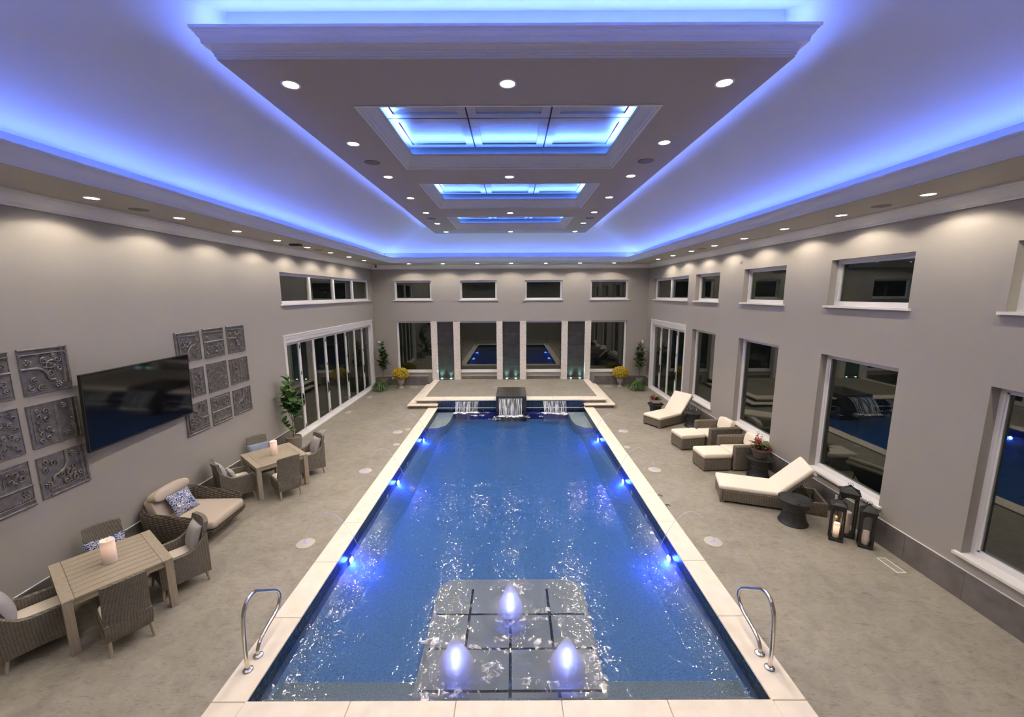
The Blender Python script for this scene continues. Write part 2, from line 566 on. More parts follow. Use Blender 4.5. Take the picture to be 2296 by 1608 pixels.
# ------------------------------------------------------------------ the setting: walls with openings
def wall(name, m, a0, a1, z0, z1, holes, fmap, depth):
    """wall in the (a, z) plane; fmap(a, d, z) -> xyz with d measured into the wall; holes (a0, a1, z0, z1)"""
    mb = MB()
    A = sorted({a0, a1, *[h[0] for h in holes], *[h[1] for h in holes]})
    Z = sorted({z0, z1, *[h[2] for h in holes], *[h[3] for h in holes]})
    for i in range(len(A) - 1):
        for j in range(len(Z) - 1):
            ca, cz = (A[i] + A[i + 1]) / 2, (Z[j] + Z[j + 1]) / 2
            if any(h[0] < ca < h[1] and h[2] < cz < h[3] for h in holes):
                continue
            for d in (0, depth):
                mb.quad(fmap(A[i], d, Z[j]), fmap(A[i + 1], d, Z[j]), fmap(A[i + 1], d, Z[j + 1]), fmap(A[i], d, Z[j + 1]))
    for h in holes:
        for (p, q) in (((h[0], h[2]), (h[1], h[2])), ((h[1], h[2]), (h[1], h[3])), ((h[1], h[3]), (h[0], h[3])), ((h[0], h[3]), (h[0], h[2]))):
            mb.quad(fmap(p[0], 0, p[1]), fmap(q[0], 0, q[1]), fmap(q[0], depth, q[1]), fmap(p[0], depth, p[1]))
    o = mb.build(name, m)
    return tag(o, kind='structure')


UZ0, UZ1, LZ0, LZ1 = 4.14, 5.05, 0.67, 3.14
DT = 3.13
R_COLS = [(12.83, 14.49), (9.755, 11.50), (6.667, 8.389), (3.59, 5.34)]
R_DOOR = (15.10, 18.72)
L_DOOR = (11.70, 18.98)
fl = lambda a, d, z: (XL - d, a, z)
fr_ = lambda a, d, z: (XR + d, a, z)
fb = lambda a, d, z: (a, YB + d, z)
ff = lambda a, d, z: (a, YF - d, z)
B_UP = [(-5.50, -3.74), (-2.385, -0.63), (0.695, 2.47), (3.80, 5.60)]
B_LO = [(-5.49, -3.70), (-2.55, -0.55), (0.65, 2.58), (3.75, 5.60)]
wall('wall_left', M['wall'], YF, YB, 0, 6.0, [(11.72, 18.98, UZ0, UZ1), (*L_DOOR, 0.0, DT)], fl, 0.25)
wall('wall_right', M['wall'], YF, YB, 0, 6.0, [(15.08, 18.70, UZ0, UZ1), (*R_DOOR, 0.0, DT)] + [(a, b, UZ0, UZ1) for a, b in R_COLS] + [(a, b, LZ0, LZ1) for a, b in R_COLS], fr_, 0.25)
wall('wall_back', M['wall'], XL, XR, 0, 6.0, [(a, b, UZ0, UZ1) for a, b in B_UP] + [(a, b, LZ0, LZ1) for a, b in B_LO], fb, 0.25)
wall('wall_front', M['wall'], XL, XR, 0, 6.0, [], ff, 0.25)

_wn = [0]
def window(a0, a1, z0, z1, fmap, rec, nm=0, fw=0.065, fw_far=None, sill=0.05, ext=0.06):
    """framed pane at recess rec inside an opening, with mullions and a projecting sill"""
    _wn[0] += 1
    def box(mb, p0, p1, d0, d1, q0, q1):
        c0, c1 = fmap(p0, d0, q0), fmap(p1, d1, q1)
        mb.box(min(c0[0], c1[0]), max(c0[0], c1[0]), min(c0[1], c1[1]), max(c0[1], c1[1]), q0, q1)
    g = MB()
    g.quad(fmap(a0, rec + 0.035, z0), fmap(a1, rec + 0.035, z0), fmap(a1, rec + 0.035, z1), fmap(a0, rec + 0.035, z1))
    w = tag(g.build('window_%d' % _wn[0], M['glass']), kind='structure')
    f = MB()
    box(f, a0, a0 + fw, rec, rec + 0.07, z0, z1)
    box(f, a1 - fw, a1, rec, rec + 0.07, z0, z1)
    box(f, a0 + fw, a1 - fw, rec, rec + 0.07, z1 - fw, z1)
    box(f, a0 + fw, a1 - fw, rec, rec + 0.07, z0, z0 + fw)
    i0, i1, j0, j1 = a0 + fw, a1 - fw, z0 + fw, z1 - fw
    for (p0, p1, q0, q1) in ((i0, i0 + 0.025, j0, j1), (i1 - 0.025, i1, j0, j1), (i0, i1, j1 - 0.025, j1), (i0, i1, j0, j0 + 0.025)):
        box(f, p0, p1, rec + 0.02, rec + 0.06, q0, q1)
    f.build('window_frame', M['frame'], w)
    for k in range(nm):
        c = a0 + (a1 - a0) * (k + 1) / (nm + 1)
        mm = MB()
        box(mm, c - 0.055, c + 0.055, rec - 0.015, rec + 0.07, z0 + fw, z1 - fw)
        mm.build('mullion', M['frame'], w)
    s_ = MB()
    box(s_, a0 - ext, a1 + ext, -sill, 0.0, z0 - 0.035, z0 + 0.005)
    box(s_, a0 + 0.002, a1 - 0.002, 0.0, rec, z0 + 0.0005, z0 + 0.005)
    s_.build('window_sill', M['white'], w)
    return w


for a, b in R_COLS:
    window(a, b, UZ0, UZ1, fr_, 0.14)
for a, b in R_COLS:
    window(a, b, LZ0, LZ1, fr_, 0.14, sill=0.06, ext=0.07)
window(15.08, 18.70, UZ0, UZ1, fr_, 0.10, nm=1)
window(11.72, 18.98, UZ0, UZ1, fl, 0.07, nm=3)
for a, b in B_UP:
    window(a, b, UZ0, UZ1, fb, 0.10)
for a, b in B_LO:
    window(a, b, LZ0, LZ1, fb, 0.10, ext=0.0)


def bifold(n, a0, a1, leaves, fmap, rec=0.10, top=DT, hinge_even=0):
    """folding glass door: casing, head track, sill, glazed leaves with stiles, rails, hinges and handles"""
    def bx(mb, p0, p1, d0, d1, q0, q1):
        c0, c1 = fmap(p0, d0, q0), fmap(p1, d1, q1)
        mb.box(min(c0[0], c1[0]), max(c0[0], c1[0]), min(c0[1], c1[1]), max(c0[1], c1[1]), q0, q1)
    c = MB()
    cw = 0.085
    bx(c, a0 - cw, a0, -0.025, 0.0, 0, top + cw)
    bx(c, a1, a1 + cw, -0.025, 0.0, 0, top + cw)
    bx(c, a0, a1, -0.025, 0.0, top, top + cw)
    bx(c, a0 - cw - 0.02, a1 + cw + 0.02, -0.04, 0.0, top + cw, top + cw + 0.03)
    root = tag(c.build('door_%d' % n, M['white']), kind='structure')
    t = MB()
    bx(t, a0, a0 + 0.05, 0.0, rec + 0.08, 0, top)
    bx(t, a1 - 0.05, a1, 0.0, rec + 0.08, 0, top)
    bx(t, a0 + 0.05, a1 - 0.05, 0.0, rec + 0.08, top - 0.12, top)
    t.build('door_frame', M['frame'], root)
    s_ = MB()
    bx(s_, a0, a1, -0.03, rec + 0.08, 0.0, 0.03)
    s_.build('door_sill', M['frame'], root)
    w = (a1 - a0 - 0.10) / leaves
    z0, z1 = 0.035, top - 0.125
    for k in range(leaves):
        p, q = a0 + 0.05 + k * w + 0.004, a0 + 0.05 + (k + 1) * w - 0.004
        f = MB()
        sw = 0.058
        bx(f, p, p + sw, rec, rec + 0.05, z0, z1)
        bx(f, q - sw, q, rec, rec + 0.05, z0, z1)
        bx(f, p + sw, q - sw, rec, rec + 0.05, z1 - 0.09, z1)
        bx(f, p + sw, q - sw, rec, rec + 0.05, z0, z0 + 0.10)
        leaf = f.build('door_leaf', M['frame'], root)
        g = MB()
        g.quad(fmap(p + sw, rec + 0.025, z0 + 0.1), fmap(q - sw, rec + 0.025, z0 + 0.1), fmap(q - sw, rec + 0.025, z1 - 0.09), fmap(p + sw, rec + 0.025, z1 - 0.09))
        g.build('pane', M['glass'], leaf)
        if k % 2 == hinge_even:
            for zc in (0.22, 1.95, z1 - 0.2):
                h = MB()
                bx(h, q - 0.018, q + 0.018, rec - 0.012, rec, zc - 0.06, zc + 0.06)
                h.build('hinge', M['plastic'], leaf)
            h = MB()
            bx(h, q - 0.05, q - 0.02, rec - 0.04, rec, 0.95, 1.25)
            bx(h, q - 0.055, q - 0.015, rec - 0.015, rec, 0.88, 1.30)
            h.build('handle', M['plastic'], leaf)
    return root


bifold(1, *L_DOOR, 8, fl)
bifold(2, *R_DOOR, 4, fr_)

# ------------------------------------------------------------------ ceiling: soffit, mouldings, cove, sloped vault, hanging panel
def ring_sweep(mb, prof, x0, x1, y0, y1):
    """sweep a profile [(offset outward, z)] round a rectangle, mitred"""
    rings = []
    for (o, z) in prof:
        rings.append([(x0 - o, y0 - o, z), (x1 + o, y0 - o, z), (x1 + o, y1 + o, z), (x0 - o, y1 + o, z)])
    n = len(rings)
    for i in range(n - 1):
        for k in range(4):
            l = (k + 1) % 4
            mb.quad(rings[i][k], rings[i][l], rings[i + 1][l], rings[i + 1][k])


def crown_profile(w, h, steps=7):
    """stepped ogee from (0,0) to (w,h)"""
    p = [(0, 0), (0.06, 0.0), (0.06, 0.10), (0.10, 0.10), (0.14, 0.17), (0.14, 0.22)]
    for i in range(steps + 1):
        a = i / steps
        p.append((0.16 + 0.62 * (a - 0.09 * math.sin(2 * PI * a)), 0.25 + 0.50 * a))
    p += [(0.84, 0.78), (0.84, 0.86), (1.0, 0.88), (1.0, 1.0)]
    return [(x * w, y * h) for x, y in p]


SX0, SX1, SY0, SY1 = XL + COVE_D, XR - COVE_D, 1.0, YB - COVE_D      # inner edge of the soffit
mb = MB()
for (a, b, c, d) in ((XL, SX0, YF, YB), (SX1, XR, YF, YB), (SX0, SX1, SY1, YB), (SX0, SX1, YF, SY0)):
    mb.box(a, b, c, d, Z_SOF, Z_SOF + 0.02)
# ledge the strips lie on, and the cove's back
bx0, bx1, by0, by1 = XL + 0.93, XR - 0.93, SY0 - 0.35, YB - 0.93
tag(mb.build('ceiling', M['soffit']), kind='structure')
mb = MB()
zl = 5.90
ring_sweep(mb, [(-0.0, zl), (COVE_D - 0.93, zl), (COVE_D - 0.93, 6.22)], SX0, SX1, SY0, SY1)
tag(mb.build('cove_ledge', M['ceil']), kind='structure')
# sloped vault, four hip planes up to the neck of the hanging panel
NX0, NX1, NY0, NY1, NZ = PN['x0'] + 0.087, PN['x1'] - 0.087, PN['y0'] + 0.087, PN['y1'] - 0.087, 7.15
o0 = COVE_D - 0.93
lo = [(SX0 - o0, SY0 - o0, 6.22), (SX1 + o0, SY0 - o0, 6.22), (SX1 + o0, SY1 + o0, 6.22), (SX0 - o0, SY1 + o0, 6.22)]
hi = [(NX0, NY0, NZ), (NX1, NY0, NZ), (NX1, NY1, NZ), (NX0, NY1, NZ)]
mb = MB()
for k in range(4):
    l = (k + 1) % 4
    mb.quad(lo[k], lo[l], hi[l], hi[k])
tag(mb.build('ceiling_vault', M['ceil']), kind='structure')
# wall crown
mb = MB()
ring_sweep(mb, [(-x, z) for x, z in [(0.012, 5.575), (0.03, 5.575), (0.03, 5.60), (0.045, 5.61), (0.05, 5.63), (0.075, 5.66), (0.11, 5.70), (0.145, 5.73), (0.15, 5.745), (0.185, 5.75), (0.185, 5.77)]], XL, XR, YF, YB)
tag(mb.build('trim_1', M['white'], smooth=40), kind='structure')
# cove moulding on the soffit's inner edge (flares into the room)
mb = MB()
cp = crown_profile(0.085, 0.225)
ring_sweep(mb, [(0.0 - x, 5.775 + z) for x, z in cp] + [(-0.05, 6.0), (-0.03, 5.90)], SX0, SX1, SY0, SY1)
tag(mb.build('trim_2', M['white'], smooth=40), kind='structure')
# hanging panel
Z0 = PN['z']
COF = [(5.35, 7.87), (8.86, 11.32), (12.52, 14.90)]
CX0, CX1 = -1.85, 1.925
mb = MB()
ys = [PN['y0']] + [y for c in COF for y in c] + [PN['y1']]
for i in range(len(ys) - 1):
    if i % 2 == 0:
        mb.quad((PN['x0'], ys[i], Z0), (PN['x1'], ys[i], Z0), (PN['x1'], ys[i + 1], Z0), (PN['x0'], ys[i + 1], Z0))
    else:
        mb.quad((PN['x0'], ys[i], Z0), (CX0, ys[i], Z0), (CX0, ys[i + 1], Z0), (PN['x0'], ys[i + 1], Z0))
        mb.quad((CX1, ys[i], Z0), (PN['x1'], ys[i], Z0), (PN['x1'], ys[i + 1], Z0), (CX1, ys[i + 1], Z0))
hang = tag(mb.build('ceiling_panel', M['panel']), kind='structure')
mb = MB()
ring_sweep(mb, [(0, Z0), (0, Z0 + 0.022)] + [(0.002 + x, Z0 + 0.022 + z) for x, z in crown_profile(0.142, 0.205)] + [(0.10, Z0 + 0.227), (0.08, Z0 + 0.10), (-0.087, Z0 + 0.10)], PN['x0'], PN['x1'], PN['y0'], PN['y1'])
mb.build('crown_molding', M['white'], hang, smooth=40)
mb = MB()
ring_sweep(mb, [(0, Z0 + 0.10), (0, NZ)], NX0, NX1, NY0, NY1)
mb.build('neck', M['ceil'], hang)
LIDZ = 7.03
for ci, (y0, y1) in enumerate(COF):
    mb = MB()
    ring_sweep(mb, [(-x, z) for x, z in [(0, Z0), (0.0, Z0 - 0.012), (0.03, Z0 - 0.012), (0.04, Z0 + 0.02), (0.055, Z0 + 0.03), (0.07, Z0 + 0.06), (0.12, Z0 + 0.13), (0.145, Z0 + 0.165), (0.145, Z0 + 0.185), (0.16, Z0 + 0.19), (0.16, Z0 + 0.20), (0.115, Z0 + 0.20), (0.115, Z0 + 0.15), (0.03, Z0 + 0.15)]], CX0, CX1, y0, y1)
    mb.build('coffer_molding', M['white'], hang, smooth=40)
    mb = MB()
    ring_sweep(mb, [(-0.03, Z0 + 0.15), (-0.03, LIDZ + 0.1)], CX0, CX1, y0, y1)
    mb.build('coffer_wall', M['darkwood'], hang)
    lx0, lx1, ly0, ly1 = CX0 + 0.03, CX1 - 0.03, y0 + 0.03, y1 - 0.03
    pw, pl = (lx1 - lx0) / 3, (ly1 - ly0) / 2
    for i in range(3):
        for j in range(2):
            a, b = lx0 + i * pw + 0.012, lx0 + (i + 1) * pw - 0.012
            c, d = ly0 + j * pl + 0.012, ly0 + (j + 1) * pl - 0.012
            q = MB()
            r = 0.13
            for (u0, u1, v0, v1) in ((a, a + r, c, d), (b - r, b, c, d), (a + r, b - r, c, c + r), (a + r, b - r, d - r, d)):
                q.box(u0, u1, v0, v1, LIDZ, LIDZ + 0.03)
            q.box(a + r, b - r, c + r, d - r, LIDZ + 0.022, LIDZ + 0.03)
            q.build('coffer_panel', M['lidwood'], hang)
    q = MB()
    q.box(lx0, lx1, ly0, ly1, LIDZ + 0.035, LIDZ + 0.05)
    q.build('coffer_backing', M['black'], hang)
    zl_ = Z0 + 0.192
    CB = (0.09, 0.22, 1.0)
    for nm_, p0, p1, d_ in (('a', (CX0 + .07, y0 + .08, zl_), (CX0 + .07, y1 - .08, zl_), (0.25, 0, 1)), ('b', (CX1 - .07, y0 + .08, zl_), (CX1 - .07, y1 - .08, zl_), (-0.25, 0, 1)),
                            ('c', (CX0 + .08, y0 + .07, zl_), (CX1 - .08, y0 + .07, zl_), (0, 0.25, 1)), ('d', (CX0 + .08, y1 - .07, zl_), (CX1 - .08, y1 - .07, zl_), (0, -0.25, 1))):
        strip_light('led_strip_coffer', p0, p1, 0.05, P_COFFER / 10, d_, CB)

# ------------------------------------------------------------------ floor, pool shell, coping, platform
mb = MB()
OX0, OX1, OYF = PXL - 0.02, PXR + 0.02, PYF - 0.02
for (a, b, c, d) in ((XL - 0.3, OX0, YF, YB), (OX1, XR + 0.3, YF, YB), (OX0, OX1, YF, OYF), (OX0, OX1, PYB + 0.1, YB)):
    mb.quad((a, c, 0), (b, c, 0), (b, d, 0), (a, d, 0))
floor = tag(mb.build('floor', M['floor']), kind='structure')
cut = MB()
for y in (7.40, 11.9):
    for (a, b) in ((XL + 0.02, PXL - 0.37), (PXR + 0.37, XR - 0.02)):
        cut.box(a, b, y - 0.003, y + 0.003, 0.0003, 0.001)
cut.build('control_joint', M['grout'], floor)

CW = 0.365
CT = 0.035
cope = MB()
for (a, b, c, d) in ((PXL - CW, PXL, PYF - CW, 15.40), (PXR, PXR + CW, PYF - CW, 15.40), (PXL, PXR, PYF - CW, PYF)):
    cope.box(a + 0.004, b - 0.004, c + 0.004, d - 0.004, 0.0005, CT - 0.006)
coping = tag(cope.build('pool_coping', M['grout']), kind='structure')
def stone(x0, x1, y0, y1, z0, z1, parent, m=None, b=0.008, name='coping_stone'):
    q = MB()
    q.bbox(x0, x1, y0, y1, z0, z1, b)
    return q.build(name, m or M['coping'], parent)
def stone_row(lo_, hi_, n):
    w = (hi_ - lo_) / n
    return [(lo_ + i * w + 0.0015, lo_ + (i + 1) * w - 0.0015) for i in range(n)]
for (a, b) in ((PXL - CW, PXL + 0.012), (PXR - 0.012, PXR + CW)):
    for (c, d) in stone_row(PYF, 15.40, 10):
        stone(a, b, c, d, 0.001, CT, coping)
for (a, b) in stone_row(PXL - 0.0, PXR + 0.0, 5):
    stone(a, b, PYF - CW, PYF + 0.012, 0.001, CT, coping)
for (a, b) in ((PXL - CW, PXL), (PXR, PXR + CW)):
    stone(a, b, PYF - CW, PYF - 0.002, 0.001, CT, coping)

# basin: walls, sloping bottom, steps, far corner benches
bas = MB()
D0, D1, D2 = -0.46, -0.64, -0.50
prof = [(PYF, D0), (4.6, D0), (9.0, D1), (PYB, D2)]
WD, IN = -0.34, 0.42          # the walls run down to WD and cove in to the bottom over IN
for i in range(len(prof) - 1):
    (ya, za), (yb, zb) = prof[i], prof[i + 1]
    bas.quad((PXL + IN, ya, za), (PXR - IN, ya, za), (PXR - IN, yb, zb), (PXL + IN, yb, zb))
    for x, xi in ((PXL, PXL + IN), (PXR, PXR - IN)):
        bas.quad((x, ya, WD), (xi, ya, za), (xi, yb, zb), (x, yb, WD))
        bas.quad((x, ya, 0), (x, yb, 0), (x, yb, WD), (x, ya, WD))
bas.quad((PXL, PYF, 0), (PXR, PYF, 0), (PXR, PYF, D0), (PXL, PYF, D0))
bas.quad((PXL, PYB, 0), (PXR, PYB, 0), (PXR, PYB, D2), (PXL, PYB, D2))
basin = tag(bas.build('pool_basin', M['plaster']), kind='structure')
q = MB()
q.bbox(PXL, PXR, PYF, 4.05, D0, -0.24, 0.03)
q.build('entry_step', M['pebble'], basin)
q = MB()
q.bbox(PXL, PXR, 4.03, 4.35, D0, -0.35, 0.03)
q.build('entry_step', M['pebble'], basin)
for sx in (-1, 1):
    q = MB()
    xw = PXL if sx < 0 else PXR
    poly = [(xw, PYB), (xw, 13.55), (xw - sx * 0.30, 13.6), (xw - sx * 0.55, 13.9), (xw - sx * 0.62, 14.4), (xw - sx * 0.62, PYB)]
    q.prism(poly if sx > 0 else poly[::-1], 'z', -0.9, -0.22)
    q.build('corner_bench', M['bench'], basin)
for (a, b, c, d) in ((PXL, PXL + 0.006, PYF, PYB), (PXR - 0.006, PXR, PYF, PYB), (PXL, PXR, PYF, PYF + 0.006)):
    q = MB()
    q.box(a, b, c, d, -0.20, 0.0)
    q.build('waterline_tile', M['navy'], basin)
# end wall of dark mosaic up to the platform coping
q = MB()
q.box(PXL - 0.03, -0.556, PYB - 0.02, PYB + 0.05, -0.18, 0.255)
q.box(0.626, PXR + 0.03, PYB - 0.02, PYB + 0.05, -0.18, 0.255)
endw = tag(q.build('pool_end_wall', M['navy']), kind='structure')
q = MB()
q.box(PXL - 0.03, PXR + 0.03, PYB - 0.02, PYB + 0.05, -1.0, -0.18)
q.build('submerged_wall', M['plaster'], endw)
q = MB()
q.box(PXL + 0.01, -0.56, PYB - 0.035, PYB - 0.021, -0.035, -0.012)
q.box(0.63, PXR - 0.01, PYB - 0.035, PYB - 0.021, -0.035, -0.012)
q.build('metal_strip', M['whiteplastic'], endw)

# tanning shelf with rounded corners, pale pads and dark mosaic strips between
SHX0, SHX1, SHY0, SHY1, SHZ = -1.13, 1.19, PYF + 0.006, 6.08, -0.30
def rrect(x0, x1, y0, y1, r, n=6):
    p = [(x0, y0), (x1, y0)]
    for (cx_, cy_, a0_) in ((x1 - r, y1 - r, 0), (x0 + r, y1 - r, PI / 2)):
        for i in range(n + 1):
            a = a0_ + PI / 2 * i / n
            p.append((cx_ + r * math.cos(a), cy_ + r * math.sin(a)))
    return p
q = MB()
q.prism(rrect(SHX0, SHX1, SHY0, SHY1, 0.28), 'z', -1.1, SHZ - 0.008)
shelf = tag(q.build('tanning_shelf', M['darkmos']), kind='structure')
q = MB()
rim = rrect(SHX0, SHX1, SHY0, SHY1, 0.28)
inn = [(min(max(x, SHX0 + 0.06), SHX1 - 0.06), min(y, 5.86)) for x, y in rim]
n_ = len(rim)
q.add([(x, y, SHZ) for x, y in rim] + [(x, y, SHZ) for x, y in inn] + [(x, y, SHZ - 0.3) for x, y in rim], [(i, (i + 1) % n_, n_ + (i + 1) % n_, n_ + i) for i in range(n_)] + [(i, 2 * n_ + i, 2 * n_ + (i + 1) % n_, (i + 1) % n_) for i in range(n_)])
q.build('shelf_rim', M['shelfpad'], shelf)
RW = [(3.77, 4.145), (4.175, 4.735), (4.765, 5.325), (5.355, 5.865)]
XS = [[-0.56, 0.03, 0.62], [0.03], [-0.575, 0.03, 0.61], [-0.575, 0.61]]
for (y0, y1), xs in zip(RW, XS):
    e = [SHX0 + 0.05] + xs + [SHX1 - 0.05]
    for i in range(len(e) - 1):
        stone(e[i] + (0.018 if i else 0), e[i + 1] - (0.018 if i < len(e) - 2 else 0), y0, y1, SHZ - 0.02, SHZ + 0.001, shelf, M['shelfpad'], 0.004, 'shelf_pad')

# water body
a, b, c, d = PXL - 0.005, PXR + 0.005, PYF - 0.005, PYB - 0.021
me = bpy.data.meshes.new('pool_water')
me.from_pydata([(a, c, WATER), (b, c, WATER), (b, d, WATER), (a, d, WATER), (a, c, -2.4), (b, c, -2.4), (b, d, -2.4), (a, d, -2.4)], [],
               [(0, 1, 2, 3), (1, 0, 4, 5), (2, 1, 5, 6), (3, 2, 6, 7), (0, 3, 7, 4), (4, 7, 6, 5)])
me.materials.append(M['water'])
me.materials.append(M['water_side'])
for i, p in enumerate(me.polygons):
    p.material_index = 0 if i == 0 else 1
wo = bpy.data.objects.new('pool_water', me)
COL.objects.link(wo)
tag(wo, 'clear blue rippled water filling the long pool', 'water', kind='stuff')

# raised platform with two steps at the far end
PUX0, PUX1, PUY, PUZ = -3.74, 3.81, 15.44, 0.31
PLX0, PLX1, PLY, PLZ = -4.02, 4.09, 15.23, 0.155
BOXX0, BOXX1, BOXY0, BOXY1, BOXZ = -0.55, 0.62, 15.20, 16.80, 0.50
q = MB()
q.box(PUX0 + 0.05, PUX1 - 0.05, PYB + 0.05, YB, 0.0, PUZ - 0.05)
q.box(PUX0 + 0.05, PXL - 0.03, PUY + 0.06, PYB + 0.06, 0.0, PUZ - 0.05)
q.box(PXR + 0.03, PUX1 - 0.05, PUY + 0.06, PYB + 0.06, 0.0, PUZ - 0.05)
for (a, b) in ((PLX0 + 0.05, PXL - 0.02), (PXR + 0.02, PLX1 - 0.05)):
    q.box(a, b, PLY + 0.08, PYB + 0.06, 0.0, PLZ - 0.05)
q.box(PLX0 + 0.05, PUX0 + 0.06, PYB, YB, 0.0, PLZ - 0.05)
q.box(PUX1 - 0.06, PLX1 - 0.05, PYB, YB, 0.0, PLZ - 0.05)
plat = tag(q.build('raised_platform', M['base_tile']), kind='structure')
q = MB()
q.box(PUX0 + 0.29, PUX1 - 0.29, PUY + 0.50, YB, PUZ - 0.05, PUZ - 0.004)
q.build('platform_deck', M['floor'], plat)
for (x0, x1, n) in ((PUX0, BOXX0, 3), (BOXX1, PUX1, 3)):
    for (a, b) in stone_row(x0, x1, n):
        stone(a, b, PUY, PUY + 0.50, PUZ - 0.05, PUZ, plat)
stone(BOXX0, BOXX1, BOXY0 + 0.3, PUY + 0.50, PUZ - 0.06, PUZ - 0.02, plat)
for (a, b) in ((PUX0, PUX0 + 0.30), (PUX1 - 0.30, PUX1)):
    for (c, d) in stone_row(PUY + 0.50, YB - 0.005, 4):
        stone(a, b, c, d, PUZ - 0.05, PUZ, plat)
for (a, b) in ((PLX0, PXL + 0.01), (PXR - 0.01, PLX1)):
    stone(a, b, PLY, PUY + 0.14, PLZ - 0.05, PLZ, plat)
for (a, b) in ((PLX0, PUX0 + 0.06), (PUX1 - 0.06, PLX1)):
    for (c, d) in stone_row(PUY + 0.14, YB - 0.45, 4):
        stone(a, b, c, d, PLZ - 0.05, PLZ, plat)

# baseboards of grey porcelain with a bright metal edge
def baseboard(name, segs, fmap, h=0.455):
    bk, top = MB(), MB()
    def bx(mb, p0, p1, d0, d1, q0, q1):
        c0, c1 = fmap(p0, -d0, q0), fmap(p1, -d1, q1)
        mb.box(min(c0[0], c1[0]), max(c0[0], c1[0]), min(c0[1], c1[1]), max(c0[1], c1[1]), q0, q1)
    for (a, b) in segs:
        bx(bk, a, b, 0.0, 0.010, 0.0, h)
        bx(top, a, b, 0.0, 0.016, h, h + 0.012)
    root = tag(bk.build(name, M['grout']), kind='structure')
    top.build('metal_edge', M['frame'], root)
    for (a, b) in segs:
        n = max(1, round((b - a) / 0.90))
        w = (b - a) / n
        for i in range(n):
            for (q0, q1) in ((0.0, 0.385), (0.389, h)):
                t_ = MB()
                bx(t_, a + i * w + 0.003, a + (i + 1) * w - 0.003, 0.010, 0.015, q0 + 0.001, q1)
                t_.build('tile', M['base_tile'], root)
baseboard('baseboard_right', [(YF, R_DOOR[0] - 0.09), (R_DOOR[1] + 0.09, YB)], fr_)
baseboard('baseboard_left', [(YF, L_DOOR[0] - 0.09), (L_DOOR[1] + 0.09, YB)], fl)
baseboard('baseboard_back', [(XL + 0.02, PLX0), (PUX0, -2.8), (-2.4, -0.6), (0.8, 2.4), (2.8, PUX1), (PLX1, XR - 0.02)], fb)

# ------------------------------------------------------------------ back wall feature: stone pilasters and wet slate panels
def ledger_column(x0, x1, label):
    t = thing('stone_pilaster', label, 'pilaster', ((x0 + x1) / 2, YB, PUZ), group='white split-stone pilasters on the back wall')
    hw, hgt, dp = (x1 - x0) / 2, 3.13 - PUZ, 0.20
    c = MB()
    c.box(-hw + 0.02, hw - 0.02, -dp + 0.03, -0.001, 0.0, hgt - 0.01)
    c.build('core', M['grout'], t)
    s_ = MB()
    z = 0.0
    while z < hgt - 0.01:
        h = random.choice((0.03, 0.04, 0.05, 0.06))
        h = min(h, hgt - z)
        x = -hw
        while x < hw - 0.01:
            w = min(random.uniform(0.07, 0.2), hw - x)
            s_.bbox(x, x + w - 0.002, -dp - random.uniform(-0.008, 0.014), -0.04, z + 0.001, z + h - 0.002, 0.004)
            x += w
        for sx in (-1, 1):
            y = -dp + 0.02
            while y < -0.02:
                w = min(random.uniform(0.06, 0.14), -0.002 - y)
                e = random.uniform(-0.002, 0.01)
                xa, xb = (-hw - e, -hw + 0.03) if sx < 0 else (hw - 0.03, hw + e)
                s_.bbox(xa, xb, y, y + w - 0.002, z + 0.001, z + h - 0.002, 0.003)
                y += w
        z += h
    tag(s_.build('split_stones', M['ledger'], t), kind='stuff')
PIL = [(-3.79, -3.52), (-2.72, -2.43), (-0.66, -0.39), (0.46, 0.75), (2.45, 2.73), (3.57, 3.84)]
ORD = ['leftmost', 'second from left', 'third from left', 'fourth from left', 'fifth from left', 'rightmost']
for (a, b), w in zip(PIL, ORD):
    ledger_column(a, b, 'white split-stone pilaster on the back wall, %s of six' % w)
M['teal_led'] = emit('teal_led', (0.55, 1.0, 0.95), 14.0)
for (a, b), w in zip(((-3.52, -2.72), (-0.39, 0.46), (2.73, 3.57)), ('left', 'centre', 'right')):
    cx_ = (a + b) / 2
    t = thing('slate_water_panel', 'dark slate water wall between stone pilasters, %s of three' % w, 'water wall', (cx_, YB, PUZ), group='dark slate water walls')
    hw = (b - a) / 2 - 0.014
    c = MB()
    c.box(-hw, hw, -0.06, -0.001, 0.0, 2.80)
    c.build('backing', M['grout'], t)
    rows = 5
    hh = 2.72 / rows
    for r in range(rows):
        e = [-hw, hw] if r % 2 == 0 else [-hw, (-0.1 if r == 1 else 0.12), hw]
        for i in range(len(e) - 1):
            stone(e[i] + 0.002, e[i + 1] - 0.002, -0.078 - random.uniform(0, 0.003), -0.06, 0.06 + r * hh + 0.002, 0.06 + (r + 1) * hh - 0.002, t, M['slate'], 0.003, 'slate_tile')
    c = MB()
    c.box(-hw, hw, -0.12, -0.06, 2.785, 2.815)
    c.build('top_lip', M['steel'], t)
    c = MB()
    c.box(-hw, hw, -0.17, -0.06, 0.001, 0.03)
    c.build('trough', M['black'], t)
    for sx in (-0.22, 0.22):
        c = MB()
        c.lathe([(0.03, 0.03), (0.033, 0.05), (0.026, 0.056)], 12, (sx, -0.12))
        c.build('uplight', M['teal_led'], t, smooth=40)
        la = bpy.data.lights.new('uplight_beam', 'SPOT')
        la.energy, la.color, la.spot_size, la.spot_blend, la.shadow_soft_size = 60.0, (0.40, 1.0, 0.90), 1.5, 1.0, 0.02
        lo_ = bpy.data.objects.new('uplight_beam', la)
        COL.objects.link(lo_)
        lo_.parent = t
        lo_.location = (sx, -0.13, 0.07)
        lo_.rotation_euler = (PI + 0.22, 0, 0)

